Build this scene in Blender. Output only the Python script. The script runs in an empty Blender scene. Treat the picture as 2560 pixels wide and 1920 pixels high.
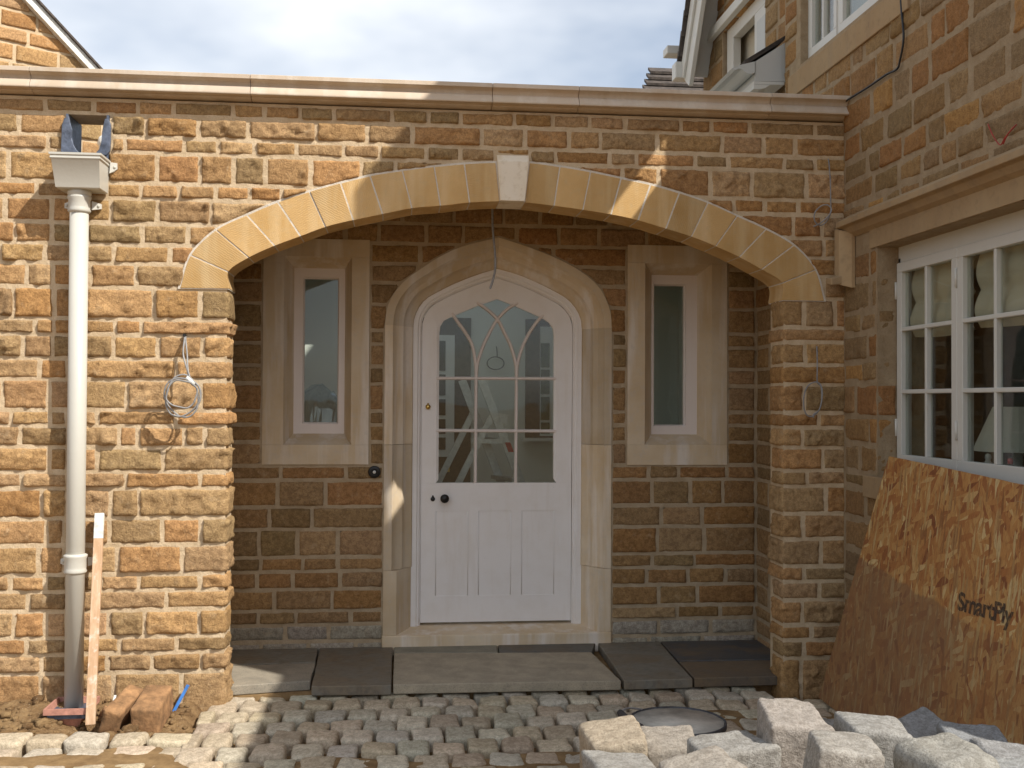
import bpy, bmesh, math, random
from mathutils import Vector, Matrix, noise

# ------------------------------------------------------------------ camera, world, sun, exposure
random.seed(7)
sc = bpy.context.scene
COL = sc.collection
R = math.radians
FPX, CX, CY = 2700.0, 1280.0, 960.0            # focal length and centre in photograph pixels
YAW, PITCH, ROLL = R(6.1), R(0.90), R(0.28)
CAM = Vector((0, -5.55, 1.465))
_f = Vector((math.sin(YAW)*math.cos(PITCH), math.cos(YAW)*math.cos(PITCH), math.sin(PITCH)))
_r = Vector((math.cos(YAW), -math.sin(YAW), 0))
_u = _r.cross(_f)
_r, _u = _r*math.cos(ROLL)+_u*math.sin(ROLL), -_r*math.sin(ROLL)+_u*math.cos(ROLL)
cam = bpy.data.cameras.new('camera')
cam.sensor_width = 36.0
cam.lens = 36.0*FPX/2560.0
cam.clip_start = 0.05
cam.clip_end = 2000
cam_o = bpy.data.objects.new('camera', cam)
COL.objects.link(cam_o)
M = Matrix((( _r.x, _u.x, -_f.x, CAM.x), (_r.y, _u.y, -_f.y, CAM.y), (_r.z, _u.z, -_f.z, CAM.z), (0, 0, 0, 1)))
cam_o.matrix_world = M
sc.camera = cam_o

SUN_AZ, SUN_EL = R(48.6), R(45.0)              # to the right of the porch wall's normal, and up
to_sun = Vector((math.sin(SUN_AZ)*math.cos(SUN_EL), -math.cos(SUN_AZ)*math.cos(SUN_EL), math.sin(SUN_EL)))
sl = bpy.data.lights.new('sun', 'SUN')
sl.energy = 4.6
sl.angle = R(0.5)
sl.color = (1.0, 0.95, 0.87)
so = bpy.data.objects.new('sun', sl)
COL.objects.link(so)
so.rotation_euler = to_sun.to_track_quat('Z', 'Y').to_euler()
so.location = (6, -8, 9)

w = bpy.data.worlds.new('World')
sc.world = w
w.use_nodes = True
nt = w.node_tree
for n in list(nt.nodes):
    nt.nodes.remove(n)
out = nt.nodes.new('ShaderNodeOutputWorld')
bg = nt.nodes.new('ShaderNodeBackground')
sky = nt.nodes.new('ShaderNodeTexSky')
sky.sky_type = 'NISHITA'
sky.sun_disc = False
sky.sun_elevation = SUN_EL
sky.sun_rotation = math.pi-SUN_AZ
sky.air_density = 1.0
sky.dust_density = 1.6
sky.ozone_density = 1.0
tc = nt.nodes.new('ShaderNodeTexCoord')
mp = nt.nodes.new('ShaderNodeMapping')
mp.inputs['Scale'].default_value = (1.0, 1.0, 2.2)
mp.inputs['Location'].default_value = (0.35, 0.2, 0.1)
nz = nt.nodes.new('ShaderNodeTexNoise')
nz.inputs['Scale'].default_value = 1.9
nz.inputs['Detail'].default_value = 5
nz.inputs['Roughness'].default_value = 0.52
rp = nt.nodes.new('ShaderNodeValToRGB')
rp.color_ramp.elements[0].position = 0.40
rp.color_ramp.elements[0].color = (0.16, 0.16, 0.16, 1)
rp.color_ramp.elements[1].position = 0.62
rp.color_ramp.elements[1].color = (0.95, 0.95, 0.95, 1)
mx = nt.nodes.new('ShaderNodeMixRGB')
mx.inputs['Color2'].default_value = (7.4, 7.7, 8.1, 1)     # thin bright cloud
nt.links.new(tc.outputs['Generated'], mp.inputs['Vector'])
nt.links.new(mp.outputs['Vector'], nz.inputs['Vector'])
nt.links.new(nz.outputs['Fac'], rp.inputs['Fac'])
nt.links.new(rp.outputs['Color'], mx.inputs['Fac'])
nt.links.new(sky.outputs['Color'], mx.inputs['Color1'])
nt.links.new(mx.outputs['Color'], bg.inputs['Color'])
bg.inputs['Strength'].default_value = 0.115
nt.links.new(bg.outputs['Background'], out.inputs['Surface'])

sc.view_settings.view_transform = 'Standard'
sc.view_settings.look = 'None'
sc.view_settings.gamma = 1.0
sc.view_settings.use_curve_mapping = False
sc.view_settings.exposure = 0.30
sc.render.engine = 'CYCLES'
sc.cycles.max_bounces = 8
sc.cycles.diffuse_bounces = 5
sc.cycles.transparent_max_bounces = 12
sc.render.resolution_x, sc.render.resolution_y = 1024, 768

# ------------------------------------------------------------------ measuring helpers: a photograph pixel on a known plane
def ray(x, y):
    return _f + _r*((x-CX)/FPX) - _u*((y-CY)/FPX)
def A(x, y, Y=0.0):
    r = ray(x, y); return CAM + r*((Y-CAM.y)/r.y)
def SX(x, y, X):
    r = ray(x, y); return CAM + r*((X-CAM.x)/r.x)
def G(x, y, Z=0.0):
    r = ray(x, y); return CAM + r*((Z-CAM.z)/r.z)
def zA(x, y, Y=0.0):
    return A(x, y, Y).z
def xA(x, y, Y=0.0):
    return A(x, y, Y).x

# ------------------------------------------------------------------ materials
MATS = {}
class NT:
    def __init__(s, name):
        s.m = bpy.data.materials.new(name); s.m.use_nodes = True
        s.t = s.m.node_tree
        s.b = s.t.nodes['Principled BSDF']
        s.o = s.t.nodes['Material Output']
        MATS[name] = s.m
    def n(s, typ, ins=None, **kw):
        x = s.t.nodes.new(typ)
        for k, v in kw.items(): setattr(x, k, v)
        for k, v in (ins or {}).items():
            if hasattr(v, 'is_linked') or isinstance(v, bpy.types.NodeSocket): s.t.links.new(v, x.inputs[k])
            else: x.inputs[k].default_value = v
        return x
    def set(s, **kw):
        for k, v in kw.items():
            k = k.replace('_', ' ')
            if isinstance(v, bpy.types.NodeSocket): s.t.links.new(v, s.b.inputs[k])
            else: s.b.inputs[k].default_value = v
    def pos(s, scale=1.0, rot=(0, 0, 0), sc3=None):
        g = s.n('ShaderNodeNewGeometry')
        m = s.n('ShaderNodeMapping', {'Vector': g.outputs['Position'], 'Rotation': rot, 'Scale': sc3 or (scale, scale, scale)})
        return m.outputs['Vector']
    def objpos(s, sc3=(1, 1, 1), rot=(0, 0, 0)):
        g = s.n('ShaderNodeTexCoord')
        m = s.n('ShaderNodeMapping', {'Vector': g.outputs['Object'], 'Rotation': rot, 'Scale': sc3})
        return m.outputs['Vector']
    def noise(s, vec, scale, detail=5, rough=0.6, dist=0.0):
        return s.n('ShaderNodeTexNoise', {'Vector': vec, 'Scale': scale, 'Detail': detail, 'Roughness': rough, 'Distortion': dist}).outputs['Fac']
    def ramp(s, fac, stops):
        r = s.n('ShaderNodeValToRGB', {'Fac': fac}); e = r.color_ramp.elements
        while len(e) < len(stops): e.new(0.5)
        for i, (p, c) in enumerate(stops):
            e[i].position = p; e[i].color = tuple(c)+((1,) if len(c) == 3 else ()) if not isinstance(c, (int, float)) else (c, c, c, 1)
        return r.outputs['Color']
    def mix(s, fac, a, b, mode='MIX'):
        x = s.n('ShaderNodeMixRGB', blend_type=mode)
        for k, v in (('Fac', fac), ('Color1', a), ('Color2', b)):
            if isinstance(v, bpy.types.NodeSocket): s.t.links.new(v, x.inputs[k])
            elif k == 'Fac': x.inputs[k].default_value = v
            else: x.inputs[k].default_value = tuple(v)+(1,) if len(v) == 3 else v
        return x.outputs['Color']
    def math(s, op, a, b=0.0):
        x = s.n('ShaderNodeMath', operation=op)
        for i, v in enumerate((a, b)):
            if isinstance(v, bpy.types.NodeSocket): s.t.links.new(v, x.inputs[i])
            else: x.inputs[i].default_value = v
        return x.outputs[0]
    def bump(s, h, strength, dist=0.01, normal=None):
        ins = {'Height': h, 'Strength': strength, 'Distance': dist}
        if normal: ins['Normal'] = normal
        return s.n('ShaderNodeBump', ins).outputs['Normal']

def stone_mat(name, pale, dark, mott=0.55, bumps=(0.9, 0.5), smear=0.0, smearcol=(0.5, 0.42, 0.3)):
    k = NT(name)
    oi = k.n('ShaderNodeObjectInfo')
    p = k.pos()
    base = oi.outputs['Color']
    n1 = k.noise(p, 9.0, 4, 0.6)
    n2 = k.noise(p, 42.0, 6, 0.7)
    n3 = k.noise(p, 170.0, 3, 0.7)
    c = k.mix(k.ramp(n1, [(0.34, 0.0), (0.66, mott)]), base, k.mix(1.0, base, pale, 'MULTIPLY'))
    c = k.mix(k.ramp(n2, [(0.40, mott*1.1), (0.58, 0.0)]), c, k.mix(1.0, base, dark, 'MULTIPLY'))
    c = k.mix(k.ramp(n3, [(0.38, 0.5), (0.50, 0.0)]), c, k.mix(1.0, base, (0.45, 0.42, 0.4), 'MULTIPLY'))
    c = k.mix(k.ramp(n3, [(0.62, 0.0), (0.74, 0.35)]), c, k.mix(1.0, base, (1.55, 1.6, 1.7), 'MULTIPLY'))
    if smear:
        n4 = k.noise(p, 16.0, 6, 0.7)
        c = k.mix(k.ramp(n4, [(0.56, 0.0), (0.72, smear)]), c, smearcol)
    k.set(Base_Color=c, Roughness=0.95)
    k.b.inputs['Specular IOR Level'].default_value = 0.15
    nb = k.bump(k.noise(p, 34.0, 7, 0.72, 0.4), bumps[0], 0.02)
    nb = k.bump(n3, bumps[1], 0.006, nb)
    k.set(Normal=nb)
    return k.m
stone_mat('ironstone', (1.22, 1.25, 1.25), (0.62, 0.6, 0.6), 0.7, (0.8, 0.55), 0.45, (0.56, 0.42, 0.26))
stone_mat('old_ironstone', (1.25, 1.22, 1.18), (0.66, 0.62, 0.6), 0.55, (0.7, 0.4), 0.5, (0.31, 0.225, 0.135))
stone_mat('granite', (1.2, 1.2, 1.2), (0.58, 0.56, 0.53), 0.6, (0.55, 0.45))

def mortar_mat(name, c1, c2, b=0.5):
    k = NT(name); p = k.pos()
    n = k.noise(p, 14.0, 6, 0.65); n2 = k.noise(p, 220.0, 3, 0.7)
    c = k.mix(k.ramp(n, [(0.35, 0.0), (0.68, 1.0)]), c1, c2)
    c = k.mix(k.ramp(n2, [(0.35, 0.35), (0.5, 0.0)]), c, tuple(v*0.6 for v in c1))
    k.set(Base_Color=c, Roughness=0.97, Normal=k.bump(n2, b, 0.005, k.bump(n, 0.7, 0.02)))
    k.b.inputs['Specular IOR Level'].default_value = 0.1
mortar_mat('mortar', (0.53, 0.40, 0.25), (0.65, 0.515, 0.35))
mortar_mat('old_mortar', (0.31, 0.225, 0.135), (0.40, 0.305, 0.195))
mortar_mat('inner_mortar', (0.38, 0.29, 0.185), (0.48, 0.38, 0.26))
mortar_mat('pale_mortar', (0.62, 0.55, 0.45), (0.70, 0.64, 0.55))

def ashlar_mat(name, c1, c2, stain, lines=0.0, stain_amt=0.6):
    k = NT(name); p = k.pos()
    oi = k.n('ShaderNodeObjectInfo')
    n = k.noise(p, 3.2, 4, 0.6); n2 = k.noise(p, 26.0, 5, 0.65); n3 = k.noise(p, 300.0, 2, 0.6)
    pv = k.pos(sc3=(9.0, 9.0, 0.9))
    n4 = k.noise(pv, 1.0, 4, 0.6)
    c = k.mix(k.ramp(n, [(0.36, 0.0), (0.66, 1.0)]), c1, c2)
    c = k.mix(k.ramp(n4, [(0.48, 0.0), (0.64, stain_amt)]), c, stain)
    c = k.mix(k.ramp(n2, [(0.30, 0.35), (0.48, 0.0)]), c, tuple(v*0.72 for v in stain))
    v = k.math('ADD', k.math('MULTIPLY', oi.outputs['Random'], 0.34), 0.83)
    hsv = k.n('ShaderNodeHueSaturation', {'Color': c, 'Value': v})
    k.set(Base_Color=hsv.outputs['Color'], Roughness=0.92)
    k.b.inputs['Specular IOR Level'].default_value = 0.15
    nb = k.bump(n3, 0.25, 0.003, k.bump(n2, 0.25, 0.006))
    if lines:
        rot = k.n('ShaderNodeCombineXYZ', {'Y': k.math('MULTIPLY', oi.outputs['Random'], 3.0)})
        g = k.n('ShaderNodeNewGeometry')
        vr = k.n('ShaderNodeVectorRotate', {'Vector': g.outputs['Position'], 'Rotation': rot.outputs['Vector']}, rotation_type='EULER_XYZ')
        wv = k.n('ShaderNodeTexWave', {'Vector': vr.outputs['Vector'], 'Scale': 30.0, 'Distortion': 5.0, 'Detail': 4.0, 'Detail Scale': 2.5})
        amp = k.math('MULTIPLY', k.noise(p, 7.0, 2, 0.5), lines)
        nb = k.bump(k.math('MULTIPLY', wv.outputs['Fac'], amp), 0.45, 0.003, nb)
    k.set(Normal=nb)
ashlar_mat('arch_ashlar', (0.48, 0.30, 0.12), (0.57, 0.375, 0.17), (0.64, 0.49, 0.29), 0.9, 0.45)
ashlar_mat('key_ashlar', (0.68, 0.59, 0.45), (0.72, 0.64, 0.52), (0.52, 0.38, 0.2), 0.0, 0.5)
ashlar_mat('coping_ashlar', (0.56, 0.45, 0.33), (0.62, 0.51, 0.40), (0.68, 0.60, 0.50), 0.0, 0.6)
ashlar_mat('limestone', (0.56, 0.43, 0.275), (0.64, 0.53, 0.385), (0.70, 0.63, 0.55), 0.0, 0.85)
ashlar_mat('old_limestone', (0.37, 0.25, 0.135), (0.42, 0.30, 0.17), (0.30, 0.22, 0.14), 0.0, 0.4)

def paint_mat(name, col, rough=0.5, dirt=(0.5, 0.46, 0.4), amt=0.25):
    k = NT(name); p = k.pos()
    n = k.noise(p, 7.0, 5, 0.65); n2 = k.noise(p, 60.0, 4, 0.6)
    n3 = k.noise(k.pos(sc3=(14, 14, 1.6)), 1.0, 5, 0.6)
    c = k.mix(k.ramp(n, [(0.46, 0.0), (0.75, amt)]), col, tuple(a*b for a, b in zip(col, (0.9, 0.87, 0.82))))
    c = k.mix(k.ramp(n3, [(0.55, 0.0), (0.75, amt)]), c, tuple(a*b+0.02 for a, b in zip(col, (0.86, 0.82, 0.76))))
    c = k.mix(k.ramp(n2, [(0.68, 0.0), (0.80, amt*0.9)]), c, dirt)
    k.set(Base_Color=c, Roughness=rough, Normal=k.bump(n2, 0.12, 0.004))
paint_mat('primer_white', (0.81, 0.775, 0.745), 0.55, (0.45, 0.38, 0.32), 0.5)
paint_mat('frame_pink', (0.72, 0.645, 0.595), 0.6)
paint_mat('sash_paint', (0.60, 0.585, 0.53), 0.45)
paint_mat('pipe_paint', (0.55, 0.535, 0.475), 0.4, (0.4, 0.36, 0.28), 0.2)
paint_mat('grey_paint', (0.50, 0.50, 0.47), 0.5)
paint_mat('room_wall', (0.74, 0.765, 0.70), 0.9, (0.5, 0.5, 0.45), 0.15)
paint_mat('room_trim', (0.74, 0.77, 0.74), 0.5)
paint_mat('blind_cloth', (0.50, 0.445, 0.345), 0.95)
paint_mat('lamp_shade_cloth', (0.62, 0.60, 0.52), 0.95)

def simple(name, col, rough=0.6, metal=0.0, var=0.25, nscale=30.0, bump=0.2, bd=0.004):
    k = NT(name); p = k.pos()
    n = k.noise(p, nscale, 5, 0.65)
    c = k.mix(k.ramp(n, [(0.35, 0.0), (0.7, 1.0)]), tuple(v*(1-var) for v in col), tuple(min(1, v*(1+var)) for v in col))
    k.set(Base_Color=c, Roughness=rough, Metallic=metal, Normal=k.bump(n, bump, bd))
    return k
simple('dark_room', (0.035, 0.032, 0.028), 0.95)
simple('brown_panel', (0.085, 0.06, 0.042), 0.8)
simple('lead', (0.105, 0.125, 0.17), 0.5, 0.25, 0.45, 24, 0.5, 0.01)
simple('iron_black', (0.02, 0.019, 0.018), 0.35, 0.4)
simple('brass', (0.62, 0.42, 0.13), 0.28, 1.0, 0.1)
simple('aluminium', (0.50, 0.52, 0.52), 0.42, 0.7, 0.15)
simple('cable_grey', (0.27, 0.265, 0.26), 0.5)
simple('cable_black', (0.012, 0.012, 0.012), 0.5)
simple('cable_red', (0.35, 0.03, 0.02), 0.5)
simple('blue_plastic', (0.04, 0.16, 0.45), 0.35)
simple('white_plastic', (0.72, 0.72, 0.68), 0.4)
simple('sticker_red', (0.5, 0.04, 0.04), 0.4)
simple('brick_clay', (0.30, 0.165, 0.075), 0.95, 0, 0.45, 16, 0.7, 0.012)
simple('clay_pink', (0.46, 0.22, 0.16), 0.8)
simple('slate_roof', (0.075, 0.06, 0.05), 0.85, 0, 0.5, 18, 0.6, 0.01)
simple('bucket_rubber', (0.05, 0.05, 0.055), 0.6, 0, 0.6)
simple('dry_mortar', (0.46, 0.43, 0.37), 0.95, 0, 0.3, 9, 0.5, 0.01)
simple('splinter_wood', (0.6, 0.5, 0.36), 0.8)
simple('screed', (0.42, 0.40, 0.36), 0.95)
simple('hedge_leaf', (0.05, 0.075, 0.03), 0.8, 0, 0.5)

k = NT('flagstone_slate'); p = k.pos(); oi = k.n('ShaderNodeObjectInfo')
n = k.noise(p, 5.0, 6, 0.65, 0.6); n2 = k.noise(k.pos(sc3=(20, 60, 20)), 1.0, 5, 0.7); n3 = k.noise(p, 160.0, 3, 0.6)
c = k.mix(k.ramp(n, [(0.42, 0.0), (0.70, 0.75)]), oi.outputs['Color'], (0.20, 0.135, 0.07))
c = k.mix(k.ramp(n2, [(0.35, 0.45), (0.52, 0.0)]), c, (0.055, 0.052, 0.048))
c = k.mix(k.ramp(n3, [(0.66, 0.0), (0.76, 0.6)]), c, (0.34, 0.31, 0.25))
k.set(Base_Color=c, Roughness=k.ramp(n, [(0.3, 0.55), (0.7, 0.85)]), Normal=k.bump(n3, 0.25, 0.003, k.bump(n2, 0.45, 0.008)))

k = NT('flagstone_york'); p = k.pos(); oi = k.n('ShaderNodeObjectInfo')
n = k.noise(p, 7.0, 7, 0.7, 0.3); n3 = k.noise(p, 190.0, 3, 0.65)
c = k.mix(k.ramp(n, [(0.38, 0.0), (0.64, 0.8)]), oi.outputs['Color'], k.mix(1.0, oi.outputs['Color'], (0.62, 0.64, 0.66), 'MULTIPLY'))
c = k.mix(k.ramp(n3, [(0.36, 0.45), (0.48, 0.0)]), c, (0.06, 0.055, 0.05))
k.set(Base_Color=c, Roughness=0.85, Normal=k.bump(n3, 0.3, 0.003, k.bump(n, 0.4, 0.012)))

k = NT('sand'); p = k.pos()
n = k.noise(p, 11.0, 6, 0.65); n2 = k.noise(p, 260.0, 3, 0.7)
c = k.mix(k.ramp(n, [(0.36, 0.0), (0.66, 1.0)]), (0.185, 0.115, 0.055), (0.31, 0.205, 0.10))
c = k.mix(k.ramp(n2, [(0.62, 0.0), (0.74, 0.6)]), c, (0.5, 0.4, 0.27))
k.set(Base_Color=c, Roughness=1.0, Normal=k.bump(n2, 0.6, 0.006, k.bump(n, 0.6, 0.02)))
k.b.inputs['Specular IOR Level'].default_value = 0.1

k = NT('soil'); p = k.pos()
n = k.noise(p, 9.0, 7, 0.7); n2 = k.noise(p, 120.0, 4, 0.75)
c = k.mix(k.ramp(n, [(0.36, 0.0), (0.64, 1.0)]), (0.15, 0.085, 0.04), (0.36, 0.235, 0.115))
c = k.mix(k.ramp(n2, [(0.58, 0.0), (0.70, 0.7)]), c, (0.52, 0.42, 0.29))
k.set(Base_Color=c, Roughness=1.0, Normal=k.bump(n2, 0.9, 0.012, k.bump(n, 0.8, 0.03)))
k.b.inputs['Specular IOR Level'].default_value = 0.1

k = NT('timber'); v = k.objpos((40, 40, 2.0)); n = k.noise(v, 1.0, 4, 0.6, 0.5); n2 = k.noise(k.pos(), 25.0, 5, 0.6)
c = k.mix(k.ramp(n, [(0.4, 0.0), (0.65, 1.0)]), (0.52, 0.33, 0.19), (0.66, 0.46, 0.30))
c = k.mix(k.ramp(n2, [(0.55, 0.0), (0.72, 0.8)]), c, (0.76, 0.66, 0.56))
k.set(Base_Color=c, Roughness=0.75, Normal=k.bump(n, 0.2, 0.004))

# pressed strand board: long flakes at several angles, a darker weathered corner with its own shape
k = NT('strand_board'); tcn = k.n('ShaderNodeTexCoord')
cols = []
ov = tcn.outputs['Object']
def flakes(ang, sx, sy, seed):
    vr = k.n('ShaderNodeVectorRotate', {'Vector': ov, 'Angle': ang}, rotation_type='Z_AXIS')
    m = k.n('ShaderNodeMapping', {'Vector': vr.outputs['Vector'], 'Scale': (sx, sy, 1.0), 'Location': (seed, seed*1.7, 0)})
    d = k.n('ShaderNodeTexNoise', {'Vector': m.outputs['Vector'], 'Scale': 1.6, 'Detail': 2.0})
    a = k.n('ShaderNodeMixRGB', {'Fac': 0.16, 'Color1': m.outputs['Vector'], 'Color2': d.outputs['Color']})
    vo = k.n('ShaderNodeTexVoronoi', {'Vector': a.outputs['Color'], 'Scale': 1.0})
    s = k.n('ShaderNodeSeparateColor', {'Color': vo.outputs['Color']})
    return s.outputs[0], s.outputs[1], vo.outputs['Distance']
a1, b1, d1 = flakes(0.35, 42, 16, 1.3)
a2, b2, d2 = flakes(-0.5, 50, 15, 4.1)
a3, b3, d3 = flakes(1.15, 48, 14, 7.7)
a4, b4, d4 = flakes(-0.1, 85, 14, 2.2)
pal = [(0.0, (0.24, 0.07, 0.02)), (0.15, (0.38, 0.135, 0.035)), (0.55, (0.47, 0.205, 0.055)), (0.85, (0.52, 0.26, 0.08)), (1.0, (0.64, 0.42, 0.18))]
c = k.ramp(a1, pal)
c = k.mix(k.ramp(b2, [(0.52, 0.0), (0.56, 1.0)]), c, k.ramp(a2, pal))
c = k.mix(k.ramp(b3, [(0.66, 0.0), (0.70, 1.0)]), c, k.ramp(a3, pal))
c = k.mix(k.ramp(b4, [(0.74, 0.0), (0.78, 0.9)]), c, k.ramp(a4, [(0.0, (0.25, 0.08, 0.02)), (0.6, (0.48, 0.28, 0.1)), (1.0, (0.62, 0.43, 0.2))]))
fine = k.noise(k.objpos((160, 30, 1)), 1.0, 4, 0.7)
c = k.mix(k.ramp(fine, [(0.36, 0.55), (0.52, 0.0)]), c, k.mix(1.0, c, (0.5, 0.42, 0.36), 'MULTIPLY'))
sep = k.n('ShaderNodeSeparateXYZ', {'Vector': ov})
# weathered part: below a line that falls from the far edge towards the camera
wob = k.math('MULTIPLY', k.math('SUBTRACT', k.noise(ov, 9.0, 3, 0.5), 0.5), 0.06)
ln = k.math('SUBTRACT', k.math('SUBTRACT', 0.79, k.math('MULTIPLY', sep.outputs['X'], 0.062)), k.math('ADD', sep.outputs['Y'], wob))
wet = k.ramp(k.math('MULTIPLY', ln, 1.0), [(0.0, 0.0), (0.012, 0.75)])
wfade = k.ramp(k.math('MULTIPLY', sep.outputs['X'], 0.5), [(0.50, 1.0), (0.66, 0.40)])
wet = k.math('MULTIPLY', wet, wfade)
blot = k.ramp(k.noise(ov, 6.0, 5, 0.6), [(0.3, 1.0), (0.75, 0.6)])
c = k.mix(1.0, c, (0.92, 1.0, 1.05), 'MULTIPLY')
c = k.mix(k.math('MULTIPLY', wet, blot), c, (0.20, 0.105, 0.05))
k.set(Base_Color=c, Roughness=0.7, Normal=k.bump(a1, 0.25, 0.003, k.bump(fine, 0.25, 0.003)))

k = NT('stamp_ink'); n = k.noise(k.pos(sc3=(1, 1, 1)), 180.0, 3, 0.7)
k.set(Base_Color=(0.05, 0.038, 0.03, 1), Roughness=0.8, Alpha=k.ramp(k.noise(k.objpos((90, 30, 1)), 1.0, 3, 0.6), [(0.36, 0.2), (0.50, 0.72)]))

def glass_mat(name, tint, ior=1.45, refl=1.0):
    m = bpy.data.materials.new(name); m.use_nodes = True; t = m.node_tree
    for x in list(t.nodes): t.nodes.remove(x)
    o = t.nodes.new('ShaderNodeOutputMaterial'); tr = t.nodes.new('ShaderNodeBsdfTransparent'); gl = t.nodes.new('ShaderNodeBsdfGlossy')
    fr = t.nodes.new('ShaderNodeFresnel'); fr.inputs['IOR'].default_value = ior
    mi = t.nodes.new('ShaderNodeMixShader'); tr.inputs['Color'].default_value = tuple(tint)+(1,)
    gg = t.nodes.new('ShaderNodeNewGeometry'); mm = t.nodes.new('ShaderNodeMath'); mm.operation = 'MULTIPLY_ADD'   # same index on both faces of the thin sheet
    mm.inputs[1].default_value = 1.0/ior-ior; mm.inputs[2].default_value = ior
    t.links.new(gg.outputs['Backfacing'], mm.inputs[0]); t.links.new(mm.outputs[0], fr.inputs['IOR'])
    gl.inputs['Roughness'].default_value = 0.02; gl.inputs['Color'].default_value = (refl, refl, refl, 1)
    nzz = t.nodes.new('ShaderNodeTexNoise'); nzz.inputs['Scale'].default_value = 3.0
    g = t.nodes.new('ShaderNodeNewGeometry'); t.links.new(g.outputs['Position'], nzz.inputs['Vector'])
    bp = t.nodes.new('ShaderNodeBump'); bp.inputs['Strength'].default_value = 0.04; bp.inputs['Distance'].default_value = 0.05
    t.links.new(nzz.outputs['Fac'], bp.inputs['Height']); t.links.new(bp.outputs['Normal'], gl.inputs['Normal'])
    t.links.new(fr.outputs[0], mi.inputs[0]); t.links.new(tr.outputs[0], mi.inputs[1]); t.links.new(gl.outputs[0], mi.inputs[2])
    t.links.new(mi.outputs[0], o.inputs['Surface']); MATS[name] = m
glass_mat('glass', (0.90, 0.925, 0.90))
glass_mat('polythene', (0.72, 0.80, 0.86), 1.9)

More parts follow.
